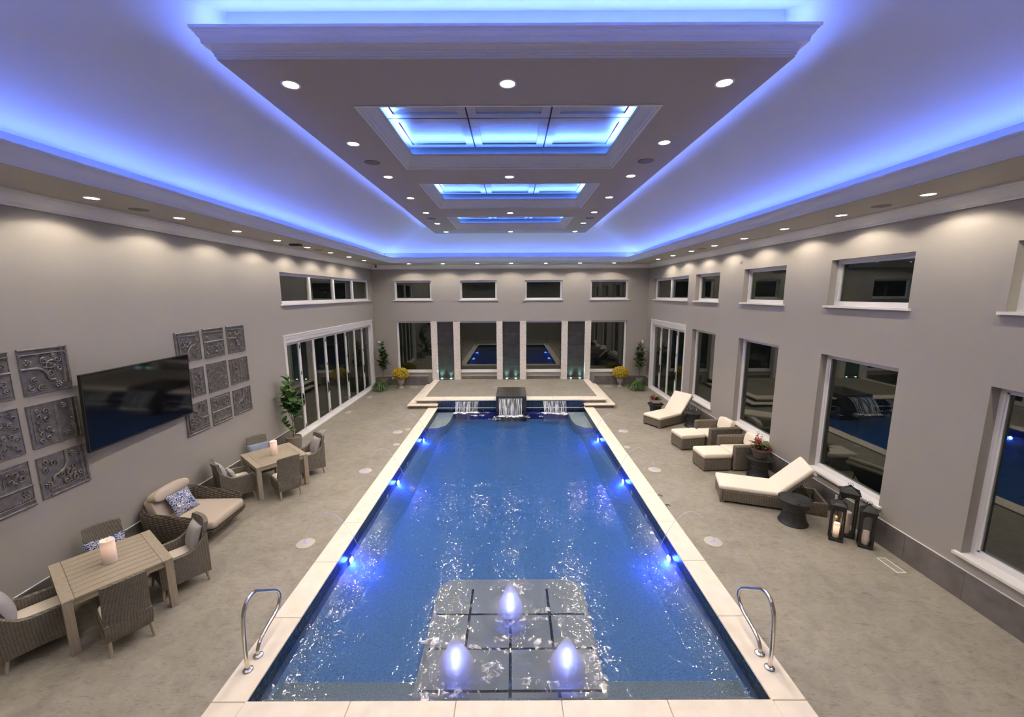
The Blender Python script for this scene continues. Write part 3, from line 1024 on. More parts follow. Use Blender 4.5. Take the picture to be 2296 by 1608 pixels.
# spillway box and three falling sheets of water
t = thing('spillway_box', 'dark stone spillway box at the middle of the platform edge', 'spillway', ((BOXX0 + BOXX1) / 2, BOXY0, 0))
hw = (BOXX1 - BOXX0) / 2
c = MB()
c.box(-hw + 0.01, hw - 0.01, 0.01, BOXY1 - BOXY0 - 0.01, -0.5, BOXZ - 0.01)
c.build('core', M['grout'], t)
for (a, b) in ((-hw, -0.003), (0.003, hw)):
    for (y0, y1) in ((0.0, 0.80), (0.806, 1.60)):
        stone(a, b, y0, y1, BOXZ - 0.02, BOXZ, t, M['slate'], 0.004, 'slate_tile')
    stone(a, b, -0.006, 0.012, -0.5, BOXZ - 0.022, t, M['slate'], 0.003, 'slate_tile')
for sx in (-1, 1):
    xa, xb = (-hw - 0.004, -hw + 0.012) if sx < 0 else (hw - 0.012, hw + 0.004)
    stone(xa, xb, 0.0, 1.6, 0.0, BOXZ - 0.022, t, M['slate'], 0.003, 'slate_tile')
c = MB()
c.box(-0.46, 0.44, -0.05, 0.0, BOXZ - 0.095, BOXZ - 0.07)
c.build('spout', M['steel'], t)


def make_sheet_mat():
    m, tr, b = nt('falling_water')
    tr.nodes.remove(b)
    out = tr.nodes['Material Output']
    tc = node(tr, 'ShaderNodeTexCoord')
    mp = node(tr, 'ShaderNodeMapping')
    mp.inputs['Scale'].default_value = (26.0, 2.0, 2.0)
    tr.links.new(tc.outputs['Object'], mp.inputs[0])
    n = node(tr, 'ShaderNodeTexNoise', Scale=1.0, Detail=3.0)
    tr.links.new(mp.outputs[0], n.inputs['Vector'])
    f = ramp(tr, n.outputs[0], [(0.42, (0.08,) * 3), (0.68, (0.85,) * 3)])
    bp = node(tr, 'ShaderNodeBump', Strength=1.0, Distance=0.05)
    tr.links.new(n.outputs[0], bp.inputs['Height'])
    g = node(tr, 'ShaderNodeBsdfPrincipled')
    g.inputs['Base Color'].default_value = (0.62, 0.66, 0.72, 1)
    g.inputs['Roughness'].default_value = 0.12
    tr.links.new(bp.outputs[0], g.inputs['Normal'])
    tp = node(tr, 'ShaderNodeBsdfTransparent')
    mx = node(tr, 'ShaderNodeMixShader')
    tr.links.new(f, mx.inputs[0])
    tr.links.new(tp.outputs[0], mx.inputs[1])
    tr.links.new(g.outputs[0], mx.inputs[2])
    tr.links.new(mx.outputs[0], out.inputs['Surface'])
    return m


def make_foam_mat(name, thr, scale, col=(0.82, 0.82, 0.88), center=0.0):
    m, tr, b = nt(name)
    out = tr.nodes['Material Output']
    tc = node(tr, 'ShaderNodeTexCoord')
    n = node(tr, 'ShaderNodeTexNoise', Scale=scale, Detail=6.0, Roughness=0.65, Distortion=0.8)
    tr.links.new(tc.outputs['Object'], n.inputs['Vector'])
    ln = node(tr, 'ShaderNodeVectorMath', operation='LENGTH')
    tr.links.new(tc.outputs['Generated'], ln.inputs[0])
    b.inputs['Base Color'].default_value = (*col, 1)
    b.inputs['Roughness'].default_value = 0.6
    tp = node(tr, 'ShaderNodeBsdfTransparent')
    mx = node(tr, 'ShaderNodeMixShader')
    tr.links.new(ramp(tr, n.outputs[0], [(thr, (0,) * 3), (thr + 0.16, (0.9,) * 3)]), mx.inputs[0])
    tr.links.new(tp.outputs[0], mx.inputs[1])
    tr.links.new(b.outputs[0], mx.inputs[2])
    tr.links.new(mx.outputs[0], out.inputs['Surface'])
    return m


M['sheet'] = make_sheet_mat()
M['foam'] = make_foam_mat('white_foam', 0.40, 7.0)
M['foam_thin'] = make_foam_mat('thin_foam', 0.50, 9.0)


def blob(mb, cx_, cy_, rx, ry, z, n=28, seed=0, spikes=0.25):
    rnd = random.Random(seed)
    ph = [rnd.uniform(0, 6.28) for _ in range(4)]
    pts = []
    for i in range(n):
        a = 2 * PI * i / n
        k = 1 + spikes * (0.5 * math.sin(3 * a + ph[0]) + 0.4 * math.sin(5 * a + ph[1]) + 0.3 * math.sin(9 * a + ph[2]))
        pts.append((cx_ + rx * k * math.cos(a), cy_ + ry * k * math.sin(a), z))
    mb.add([(cx_, cy_, z + 0.02)] + pts, [(0, i + 1, (i + 1) % n + 1) for i in range(n)])


def waterfall(x0, x1, ys_, zs, yl, label, seed):
    cx_ = (x0 + x1) / 2
    t = thing('sheet_waterfall', label, 'waterfall', (cx_, ys_, WATER), group='sheet waterfalls into the pool')
    hw = (x1 - x0) / 2
    m = MB()
    n, k = 14, 30
    rings = []
    for i in range(n + 1):
        u = i / n
        y = (yl - ys_) * u
        z = (zs - WATER) * (1 - u * u)
        w = hw * (1 - 0.07 * u)
        rings.append([(-w + 2 * w * j / k, y + 0.012 * math.sin(j * 2.1 + i * 0.35) * u, z) for j in range(k + 1)])
    m.loft(rings, cap=False, closed_ring=False)
    m.build('falling_sheet', M['sheet'], t, smooth=180)
    for sx in (-1, 1):
        e = MB()
        e.tube([(sx * hw * (1 - 0.07 * i / 8), (yl - ys_) * i / 8, (zs - WATER) * (1 - (i / 8) ** 2)) for i in range(9)], 0.010, 6)
        e.build('edge_stream', M['sheet'], t, smooth=180)
    f = MB()
    rnd = random.Random(seed)
    for i in range(9):
        blob(f, -hw + 2 * hw * (i + 0.5) / 9, yl - ys_ + rnd.uniform(-0.10, 0.03), 0.11, rnd.uniform(0.06, 0.14), 0.012 + 0.004 * i % 0.01, 20, seed + i, 0.5)
    tag(f.build('splash_foam', M['foam'], t), kind='stuff')
    f2 = MB()
    for i in range(10):
        s = rnd.choice((-1, 1))
        blob(f2, s * rnd.uniform(0.2, hw + 0.35), yl - ys_ - rnd.uniform(-0.05, 0.45), rnd.uniform(0.08, 0.2), rnd.uniform(0.03, 0.08), 0.008, 18, seed * 3 + i, 0.6)
    tag(f2.build('drifting_foam', M['foam_thin'], t), kind='stuff')
    d = MB()
    for i in range(26):
        d.superell((rnd.uniform(-hw - 0.3, hw + 0.3), yl - ys_ + rnd.gauss(-0.05, 0.15), rnd.uniform(0.0, 0.09)), (0.008, 0.008, 0.010), 1, 1, 6, 4)
    tag(d.build('droplets', M['foam'], t), kind='stuff')
waterfall(-2.15, -1.26, 15.415, 0.245, 15.10, 'sheet waterfall under the platform edge left of the spillway box', 3)
waterfall(-0.445, 0.445, 15.16, 0.42, 14.62, 'taller sheet waterfall from the dark spillway box', 11)
waterfall(1.28, 2.17, 15.415, 0.245, 14.98, 'sheet waterfall under the platform edge right of the spillway box', 23)
for (a, b, w) in ((-2.15, -1.26, 'left'), (1.28, 2.17, 'right')):
    q = MB()
    q.box(a, b, 15.42, PYB - 0.015, 0.235, 0.255)
    q.build('waterfall_spout', M['steel'], endw)

# ------------------------------------------------------------------ recessed downlights
def make_downlight(z, power, size=2.5, blend=0.28):
    t = thing('recessed_downlight', '-', 'downlight')
    c = MB()
    c.lathe([(0.074, 0.004), (0.085, -0.006), (0.100, -0.005), (0.103, 0.001)], 24, cap=False)
    c.build('trim_ring', M['white'], t, smooth=60)
    c = MB()
    c.lathe([(0.0005, -0.002), (0.076, -0.002)], 24, cap=False)
    c.build('lens', M['lamp'], t)
    la = bpy.data.lights.new('downlight_beam', 'SPOT')
    la.energy, la.color, la.spot_size, la.spot_blend, la.shadow_soft_size = power, WARM, size, blend, 0.07
    o = bpy.data.objects.new('downlight_beam', la)
    COL.objects.link(o)
    o.parent = t
    o.location = (0, 0, -0.012)
    return t


def place_downlights(proto, spots, z):
    for i, (x, y, lab, grp) in enumerate(spots):
        o = proto if i == 0 else copy_tree(proto)
        o.location = (x, y, z)
        tag(o, lab, 'downlight', grp)


NTH = ['nearest', 'second', 'third', 'fourth', 'fifth', 'sixth', 'seventh', 'farthest']
spots = []
for sx, side in ((-1, 'left'), (1, 'right')):
    x = -5.87 if sx < 0 else 5.97
    for i in range(8):
        w = 'nearest in view' if i == 0 else ('farthest' if i == 7 else NTH[i] + ' from the camera')
        spots.append((x, 6.01 + 1.527 * i, 'recessed downlight in the %s soffit, %s' % (side, w), 'soffit downlights'))
    for i in (1, 2, 3):
        spots.append((x, 6.01 - 1.527 * i, 'recessed downlight in the %s soffit out of view, %s before the nearest seen one' % (side, ('first', 'second', 'third')[i - 1]), 'unseen soffit downlights'))
BN = ['leftmost', 'second from left', 'third from left', 'middle', 'third from right', 'second from right', 'rightmost']
for i in range(7):
    spots.append((-4.56 + 1.54 * i, 18.60, 'recessed downlight in the back soffit, %s of seven' % BN[i], 'soffit downlights'))
for i in range(4):
    spots.append((-4.5 + 3.0 * i, 0.6, 'recessed downlight in the soffit above the camera, %s from the left' % ('first', 'second', 'third', 'fourth')[i], 'unseen soffit downlights'))
place_downlights(make_downlight(Z_SOF, P_SOFFIT), spots, Z_SOF - 0.001)
spots = []
RN = ['front', 'second', 'third', 'fourth', 'fifth', 'sixth', 'back']
for i in range(7):
    y = 4.85 + 1.768 * i
    spots.append((-2.343, y, 'recessed downlight along the left of the hanging ceiling panel, %s row' % RN[i], 'ceiling panel downlights'))
    spots.append((2.41, y, 'recessed downlight along the right of the hanging ceiling panel, %s row' % RN[i], 'ceiling panel downlights'))
for y, w in ((4.85, 'before the front coffer'), (8.42, 'between the front and middle coffers'), (12.0, 'between the middle and back coffers'), (15.465, 'behind the back coffer')):
    spots.append((0.033, y, 'recessed downlight on the panel centre line %s' % w, 'ceiling panel downlights'))
place_downlights(make_downlight(Z0, P_PANEL, 2.35, 0.55), spots, Z0 - 0.001)

# ------------------------------------------------------------------ small ceiling and wall fixtures
def ceiling_speaker(x, y, z, label):
    t = thing('ceiling_speaker', label, 'speaker', (x, y, z), group='round ceiling speakers')
    c = MB()
    c.lathe([(0.118, 0.0), (0.128, -0.006), (0.132, -0.001)], 28, cap=False)
    c.build('rim', M['grille'], t, smooth=60)
    c = MB()
    c.lathe([(0.0005, -0.004), (0.118, -0.003)], 28, cap=False)
    c.build('grille', M['grille'], t)
ceiling_speaker(-2.35, 7.50, Z0 - 0.001, 'round speaker grille left of the front coffer')
ceiling_speaker(2.41, 7.48, Z0 - 0.001, 'round speaker grille right of the front coffer')
ceiling_speaker(-2.36, 12.80, Z0 - 0.001, 'round speaker grille left of the back coffer')
ceiling_speaker(2.45, 12.80, Z0 - 0.001, 'round speaker grille right of the back coffer')
for (x, y, w) in ((-5.92, 6.80, 'left soffit nearest the camera'), (-5.9, 12.85, 'left soffit toward the far end'), (5.99, 6.77, 'right soffit nearest the camera'), (5.97, 12.93, 'right soffit toward the far end')):
    ceiling_speaker(x, y, Z_SOF - 0.001, 'round speaker grille in the %s' % w)
c = MB()
c.bbox(-0.14, 0.14, -0.09, 0.09, -0.05, 0, 0.01)
o = c.build('motion_sensor', M['black'])
o.location = (-5.8, 11.35, Z_SOF)
t = thing('projector_sensor', 'small dark sensor box on the left soffit between two downlights', 'sensor', (-5.8, 11.35, Z_SOF))
o.name, o.parent, o.location = 'housing', t, (0, 0, 0)
c = MB(); c.lathe([(0.03, -0.055), (0.035, -0.05)], 14); c.build('lens', M['plastic'], t)
t = thing('corner_camera', 'small dark camera in the back left ceiling corner', 'camera', (XL + 0.32, YB - 0.30, Z_SOF))
c = MB(); c.lathe([(0.035, 0), (0.04, -0.02), (0.02, -0.03), (0.02, -0.06)], 14); c.build('mount', M['grille'], t)
c = MB(); c.superell((0, 0, -0.09), (0.05, 0.05, 0.045), 1, 1, 14, 8); c.build('dome', M['black'], t, smooth=180)
for (x, w) in ((XL + 0.18, 'left'), (XR - 0.18, 'right')):
    t = thing('wall_sensor', 'small white sensor on the back wall beside the %s folding door' % w, 'sensor', (x, YB, 2.12))
    c = MB(); c.bbox(-0.04, 0.04, -0.03, -0.001, -0.08, 0.08, 0.01); c.build('case', M['whiteplastic'], t)
    c = MB(); c.superell((0, -0.03, -0.02), (0.02, 0.015, 0.03), 1, 1, 10, 6); c.build('lens', M['whiteplastic'], t, smooth=180)


def register(x, y, lx, ly, label, z=0.0):
    t = thing('floor_register', label, 'vent', (x, y, z), group='floor registers')
    c = MB()
    f = 0.018
    for (a, b, d, e) in ((-lx, lx, -ly, -ly + f), (-lx, lx, ly - f, ly), (-lx, -lx + f, -ly + f, ly - f), (lx - f, lx, -ly + f, ly - f)):
        c.box(a, b, d, e, 0.0005, 0.006)
    c.build('frame', M['whiteplastic'], t)
    n = 9
    long_y = ly > lx
    L = (ly if long_y else lx) - f
    for i in range(n):
        p = -L + 2 * L * (i + 0.5) / n
        c = MB()
        if long_y:
            c.box(-lx + f, lx - f, p - 0.008, p + 0.008, 0.0005, 0.004)
        else:
            c.box(p - 0.008, p + 0.008, -ly + f, ly - f, 0.0005, 0.004)
        c.build('louvre', M['jet_lid'], t)
register(6.245, 5.985, 0.075, 0.19, 'floor register near the right wall in front of the lanterns')
register(-6.15, 12.67, 0.07, 0.15, 'floor register at the folding door, nearest of three')
register(-6.15, 14.84, 0.07, 0.15, 'floor register at the folding door, middle of three')
register(-6.15, 17.16, 0.07, 0.15, 'floor register at the folding door, farthest of three')
register(-4.65, 19.0, 0.17, 0.07, 'floor register at the back wall right of the left urn')
register(4.68, 19.0, 0.17, 0.07, 'floor register at the back wall left of the right urn')

# ------------------------------------------------------------------ deck jets with laminar arcs, lids, pool lights
M['laminar'] = plain('lit_laminar_stream', (0.55, 0.55, 0.9), 0.1, Emission_Color=(0.35, 0.38, 1.0, 1), Emission_Strength=0.2, Alpha=0.28)
def deck_jet(x, y, sx, label, alab):
    t = thing('deck_jet', label, 'deck jet', (x, y, 0), group='round deck jets')
    c = MB(); c.lathe([(0.155, 0.0005), (0.155, 0.006), (0.148, 0.009), (0.0005, 0.009)], 30); c.build('lid', M['jet_lid'], t, smooth=50)
    c = MB(); c.box(-0.05, 0.05, -0.011, 0.011, 0.0085, 0.0105); c.build('slot', M['jet_slot'], t)
    a = thing('laminar_water_arc', alab, 'water jet', (x, y, 0.0105), group='laminar water arcs')
    c = MB()
    pts = []
    for i in range(21):
        u = i / 20
        pts.append((-sx * (-0.02 + 0.98 * u), 0, 0.012 + 2.52 * u * (1 - u) - 0.13 * u))
    c.tube(pts, 0.0055, 6)
    c.build('stream', M['laminar'], a, smooth=180)
M['jet_slot'] = emit('blue_jet_slot', (0.10, 0.16, 0.9), 0.8)
for sx, side in ((-1, 'left'), (1, 'right')):
    for y, w in ((6.64, 'nearest'), (9.65, 'middle'), (12.57, 'farthest')):
        deck_jet(sx * 3.655 + 0.01, y, sx, 'pale round deck jet on the %s deck, %s of three' % (side, w), 'thin lit water arc from the %s deck into the pool, %s of three' % (side, w))
def lid(x, y, r, m, label):
    t = thing('deck_fitting', label, 'fitting', (x, y, 0))
    c = MB(); c.lathe([(r, 0.0005), (r, 0.005), (r * 0.93, 0.008), (0.0005, 0.007)], 24); c.build('cover', m, t, smooth=50)
    c = MB(); c.lathe([(r * 0.35, 0.0082), (r * 0.3, 0.0095), (0.0005, 0.0095)], 16); c.build('cap', m, t, smooth=50)
lid(-3.376, 11.47, 0.10, M['jet_lid'], 'pale round lid on the left deck between two jets')
lid(-3.376, 12.83, 0.09, M['jet_lid'], 'pale round lid beside the farthest left deck jet')
lid(3.397, 11.18, 0.09, M['jet_lid'], 'pale round lid on the right deck beside the coping')
lid(3.317, 8.316, 0.055, M['chrome'], 'farther of two small chrome caps on the right deck')
lid(3.325, 7.897, 0.055, M['chrome'], 'nearer of two small chrome caps on the right deck')

M['pool_lens'] = emit('blue_pool_lens', (0.35, 0.5, 1.0), 60.0)
def pool_light(x, y, sx, label):
    t = thing('pool_light', label, 'pool light', (x, y, -0.29), rz=0 if sx > 0 else PI, group='blue pool wall lights')
    c = MB()
    c.xf = Matrix.Rotation(PI / 2, 4, 'Y')
    c.lathe([(0.085, 0.002), (0.085, 0.02), (0.06, 0.026)], 20)
    c.build('ring', M['chrome'], t, smooth=50)
    c = MB()
    c.xf = Matrix.Rotation(PI / 2, 4, 'Y')
    c.lathe([(0.055, 0.026), (0.04, 0.04), (0.0005, 0.045)], 20)
    c.build('lens', M['pool_lens'], t, smooth=180)
    la = bpy.data.lights.new('pool_beam', 'POINT')
    la.energy, la.color, la.shadow_soft_size = P_POOL, (0.015, 0.045, 1.0), 0.05
    o = bpy.data.objects.new('pool_beam', la)
    COL.objects.link(o)
    o.parent = t
    o.location = (0.12, 0, 0.0)
for y, w in ((6.59, 'nearest'), (9.6, 'middle'), (12.58, 'farthest')):
    pool_light(PXL + 0.006, y, 1, 'blue light in the left pool wall, %s of three' % w)
    pool_light(PXR - 0.006, y, -1, 'blue light in the right pool wall, %s of three' % w)

# bubblers: foaming plumes lit from below
def make_plume_mat(name, dens):
    """aerated water: a dense cloud of fine bubbles and spray"""
    m, t, b = nt(name)
    t.nodes.remove(b)
    out = t.nodes['Material Output']
    tp = node(t, 'ShaderNodeBsdfTransparent')
    t.links.new(tp.outputs[0], out.inputs['Surface'])
    v = node(t, 'ShaderNodeVolumeScatter', Density=dens, Anisotropy=0.0)
    v.inputs['Color'].default_value = (0.96, 0.97, 1.0, 1)
    t.links.new(v.outputs[0], out.inputs['Volume'])
    return m
M['plume'] = make_plume_mat('foaming_plume', 8.0)
M['mist'] = make_plume_mat('spray_mist', 1.6)
M['bub_lens'] = emit('bubbler_lens', (0.45, 0.55, 1.0), 3.0)
def bubbler(x, y, h, r, label, seed):
    rnd = random.Random(seed)
    t = thing('bubbler_fountain', label, 'fountain', (x, y, SHZ + 0.002), group='lit bubbler fountains on the tanning shelf')
    c = MB(); c.lathe([(0.03, 0.0), (0.03, 0.005), (0.02, 0.006), (0.0005, 0.006)], 18); c.build('nozzle', M['shelfpad'], t, smooth=50)
    base = WATER - SHZ
    c = MB()
    ph = [rnd.uniform(0, 6.28) for _ in range(4)]
    rings = []
    nz, na = 16, 24
    for i in range(nz + 1):
        u = i / nz
        rr = r * ((1 - u) ** 0.75 * (1.0 + 0.10 * math.sin(PI * min(1, u * 2.0))) + 0.012)
        rings.append([(rr * (1 + 0.05 * math.sin(3 * a + ph[0] + 3 * u) + 0.03 * math.sin(7 * a + ph[1] + 6 * u)) * math.cos(a),
                       rr * (1 + 0.05 * math.sin(4 * a + ph[2] + 2 * u) + 0.03 * math.sin(6 * a + ph[3])) * math.sin(a), base + 0.004 + h * u) for a in [2 * PI * j / na for j in range(na)]])
    c.loft(rings)
    c.build('foam_plume', M['plume'], t, smooth=180)
    c = MB()
    rings = []
    for i in range(13):
        u = i / 12
        rr = 2.1 * r * ((1 - u) ** 1.3 + 0.01)
        rings.append([(rr * math.cos(2 * PI * j / 24), rr * math.sin(2 * PI * j / 24), base + 0.003 + 0.62 * h * u) for j in range(24)])
    c.loft(rings)
    c.build('spray_mist', M['mist'], t, smooth=180)
    f = MB()
    for i in range(12):
        a = rnd.uniform(0, 6.28)
        d = rnd.uniform(0.12, 0.62)
        blob(f, d * math.cos(a), d * math.sin(a) * 0.8, rnd.uniform(0.08, 0.22), rnd.uniform(0.03, 0.10), base + 0.006 + 0.0015 * i, 18, seed * 7 + i, 0.6)
    tag(f.build('foam_wash', M['foam_thin'], t), kind='stuff')
    for zz, e, rad in ((base + 0.06, P_BUB, 0.04), (base + 0.18, P_BUB * 0.6, 0.04), (base + 0.55 * h, P_BUB * 0.35, 0.04)):
        la = bpy.data.lights.new('bubbler_glow', 'POINT')
        la.energy, la.color, la.shadow_soft_size = e, (0.26, 0.31, 1.0), rad
        o = bpy.data.objects.new('bubbler_glow', la)
        COL.objects.link(o)
        o.parent = t
        o.location = (0, 0, zz)
bubbler(0.03, 5.17, 0.50, 0.19, 'glowing bubbler fountain at the front middle of the tanning shelf', 5)
bubbler(-0.63, 4.28, 0.44, 0.22, 'glowing bubbler fountain on the left of the tanning shelf', 6)
bubbler(0.72, 4.28, 0.44, 0.22, 'glowing bubbler fountain on the right of the tanning shelf', 8)

# grab rails
def smooth_path(pts, n=6):
    P = [Vector(p) for p in pts]
    P = [P[0] * 2 - P[1]] + P + [P[-1] * 2 - P[-2]]
    out = []
    for i in range(1, len(P) - 2):
        for k in range(n):
            u = k / n
            a, b, c, d = P[i - 1], P[i], P[i + 1], P[i + 2]
            out.append(0.5 * ((2 * b) + (-a + c) * u + (2 * a - 5 * b + 4 * c - d) * u * u + (-a + 3 * b - 3 * c + d) * u ** 3))
    out.append(P[-2])
    return out
def grab_rail(x, label):
    t = thing('grab_rail', label, 'handrail', (x, 4.13, CT), group='steel grab rails')
    prof = [(0.0, 0.0), (0.0, 0.30), (0.012, 0.58), (0.045, 0.73), (0.13, 0.825), (0.26, 0.82), (0.45, 0.685), (0.64, 0.54), (0.715, 0.44), (0.715, 0.345), (0.62, 0.25), (0.42, 0.205), (0.27, 0.16), (0.20, 0.08), (0.195, 0.0)]
    c = MB()
    c.tube(smooth_path([(0, y, z) for y, z in prof]), 0.0235, 14)
    c.build('rail', M['steel'], t, smooth=180)
    for y in (0.0, 0.195):
        c = MB()
        c.lathe([(0.062, 0.0), (0.062, 0.008), (0.05, 0.022), (0.03, 0.028), (0.024, 0.03)], 24, (0, y))
        c.build('escutcheon', M['chrome'], t, smooth=50)
grab_rail(-3.057, 'brushed steel grab rail on the left pool coping')
grab_rail(3.09, 'brushed steel grab rail on the right pool coping')

# ------------------------------------------------------------------ television and embossed tin tiles on the left wall
t = thing('television', 'large flat black television mounted on the left wall', 'television', (-6.331, 6.864, 2.653))
yaw, tilt, tw, th = -0.044, 0.038, 2.118, 1.20
hd = Vector((math.sin(yaw), math.cos(yaw), 0)); nn = Vector((math.cos(yaw), -math.sin(yaw), 0))
ud = Vector((0, 0, 1)) * math.cos(tilt) + nn * math.sin(tilt)
fn = hd.cross(ud).normalized()
m4 = Matrix.Identity(4)
for i in range(3):
    m4[i][0], m4[i][1], m4[i][2] = hd[i], ud[i], fn[i]
m4.translation = (-6.331, 6.864, 2.653)
t.matrix_basis = m4
c = MB(); c.bbox(-tw / 2, tw / 2, -th / 2, th / 2, -0.045, -0.004, 0.006); c.build('housing', M['plastic'], t)
c = MB()
bz = 0.014
for (a, b, d, e) in ((-tw / 2, tw / 2, th / 2 - bz, th / 2), (-tw / 2, tw / 2, -th / 2, -th / 2 + bz * 1.6), (-tw / 2, -tw / 2 + bz, -th / 2 + bz * 1.6, th / 2 - bz), (tw / 2 - bz, tw / 2, -th / 2 + bz * 1.6, th / 2 - bz)):
    c.box(a, b, d, e, -0.004, 0.004)
c.build('bezel', M['black'], t)
c = MB(); c.box(-tw / 2 + bz, tw / 2 - bz, -th / 2 + bz * 1.6, th / 2 - bz, -0.004, 0.0); c.build('screen', M['screen'], t)
c = MB(); c.box(-0.04, 0.04, -th / 2 + 0.006, -th / 2 + 0.015, 0.004, 0.005); c.build('maker_mark', M['steel'], t)
for sx in (-0.3, 0.3):
    c = MB(); c.box(sx - 0.03, sx + 0.03, -0.35, 0.35, -0.13, -0.045); c.build('mount_rail', M['black'], t)
c = MB(); c.box(-0.35, 0.35, -0.2, 0.2, -0.165, -0.12); c.build('mount_plate', M['black'], t)
t = thing('wall_outlet', 'white wall outlet plate beside the television', 'outlet', (XL, 6.02, 2.28))
c = MB(); c.bbox(0.001, 0.012, -0.04, 0.04, -0.06, 0.06, 0.004); c.build('plate', M['whiteplastic'], t)
c = MB(); c.box(0.012, 0.0135, -0.015, 0.015, -0.03, 0.03); c.build('socket', M['frame'], t)


def spiral(mb, x, y, r, turns=1.4, a0=0.0, hand=1, rt=0.011, z=0.012):
    n = 15
    pts = []
    for i in range(n):
        u = i / (n - 1)
        a = a0 + hand * turns * 2 * PI * u
        rr = r * (1 - 0.82 * u)
        pts.append((x + rr * math.cos(a), y + rr * math.sin(a), z))
    mb.tube(pts, [rt * (0.7 + 0.5 * (i / (n - 1))) for i in range(n)], 5)
def rosette(mb, x, y, r, k=6, z=0.010):
    for i in range(k):
        a = 2 * PI * i / k
        mb.superell((x + r * 0.62 * math.cos(a), y + r * 0.62 * math.sin(a), z), (r * 0.30, r * 0.30, 0.011), 1, 1, 7, 4)
    mb.superell((x, y, z), (r * 0.28, r * 0.28, 0.014), 1, 1, 8, 4)
def bar(mb, p, q, r=0.014, z=0.008, n=6):
    mb.tube([(*p, z), (*q, z)], r, n)
TW, TH = 0.605, 0.640
def tile_parts(kind):
    hx, hy = TW / 2, TH / 2
    body, edge, rel = MB(), MB(), MB()
    body.bbox(-hx, hx, -hy, hy, -0.012, 0.0, 0.004)
    def top_band(m, x0, x1):
        bar(m, (x0, hy - 0.018), (x1, hy - 0.018), 0.018, 0.004, 8)
        bar(m, (x0, hy - 0.085), (x1, hy - 0.085), 0.012, 0.006)
        k = int((x1 - x0) / 0.026)
        for i in range(k):
            m.superell((x0 + (i + 0.5) * (x1 - x0) / k, hy - 0.107, 0.004), (0.011, 0.016, 0.010), 1, 1, 6, 4)
    for (p, q) in (((-hx + .006, -hy), (-hx + .006, hy)), ((hx - .006, -hy), (hx - .006, hy)), ((-hx, -hy + .006), (hx, -hy + .006)), ((-hx, hy - .006), (hx, hy - .006))):
        bar(edge, p, q, 0.006, 0.002, 5)
    if kind == 'corner':
        top_band(edge, -hx, hx)
        e2 = MB()
        top_band(e2, -hy, hy - 0.1)
        rot = Matrix.Rotation(-PI / 2, 4, 'Z')
        vs = []
        for v in e2.v:
            p = rot @ Vector((v[0], v[1] - hy + hx, v[2]))
            vs.append(tuple(p))
        edge.add(vs, e2.f)
        path = [(-hx, 0.04), (-0.13, 0.04)] + [(-0.13 + 0.16 * math.sin(a) * 1.0 - 0.02, 0.04 - 0.16 * (1 - math.cos(a))) for a in [0.3, 0.6, 0.9, 1.2, 1.5]] + [(0.02, -0.15), (0.09, -0.155)]
        rel.tube([(x, y, 0.010) for x, y in path], 0.019, 7)
        for (x, y, r, a, h) in ((0.06, 0.06, 0.075, 0.5, 1), (0.15, 0.13, 0.055, 2.0, -1), (-0.02, 0.13, 0.05, 1.0, 1), (0.15, 0.0, 0.06, 4.0, -1), (0.04, -0.05, 0.05, 3.0, 1), (0.11, 0.19, 0.035, 0.2, 1), (-0.17, -0.13, 0.05, 0.7, 1), (-0.22, -0.22, 0.045, 2.4, -1), (-0.10, -0.24, 0.045, 0.4, 1)):
            spiral(rel, x, y, r, 1.4, a, h)
        for (x, y) in ((0.03, 0.10), (0.10, 0.05), (0.09, 0.12), (-0.01, 0.03)):
            rel.superell((x, y, 0.008), (0.028, 0.022, 0.014), 1, 1, 8, 4)
        rosette(rel, -0.21, 0.13, 0.055)
        rosette(rel, 0.12, -0.23, 0.055)
    elif kind == 'edge':
        top_band(edge, -hx, hx)
        bar(rel, (-hx, 0.03), (hx, 0.03), 0.016, 0.006)
        bar(rel, (-hx, 0.012), (hx, 0.012), 0.006, 0.004)
        bar(rel, (-hx + 0.05, -0.27), (hx - 0.05, -0.27), 0.006, 0.003)
        for sx in (-1, 1):
            for (x, y, r, a, h) in ((0.08, -0.11, 0.045, 0.5, 1), (0.19, -0.11, 0.045, 2.6, -1), (0.13, -0.19, 0.04, 1.5, 1), (0.05, -0.21, 0.035, 3.1, -1), (0.22, -0.21, 0.035, 0.0, 1)):
                spiral(rel, sx * x, y, r, 1.3, a if sx > 0 else PI - a, h * sx)
            rosette(rel, sx * 0.21, 0.12, 0.05)
            rel.superell((sx * 0.13, -0.06, 0.006), (0.016, 0.02, 0.012), 1, 1, 8, 4)
        bar(rel, (0, -0.05), (0, -0.26), 0.005, 0.003)
    else:
        for i in range(4):
            for j in range(4):
                x, y = -0.21 + 0.14 * i, -0.225 + 0.15 * j
                for k in range(2):
                    spiral(rel, x + (0.03 if k else -0.03), y + (0.03 if (k + i) % 2 else -0.03), 0.036, 1.3, (i * 1.57 + j + k * PI), 1 if (i + j) % 2 else -1, 0.008, 0.008)
        for i in range(3):
            for j in range(3):
                rosette(rel, -0.14 + 0.14 * i, -0.15 + 0.15 * j, 0.028, 5, 0.006)
    return body, edge, rel
TILE_SRC = {}
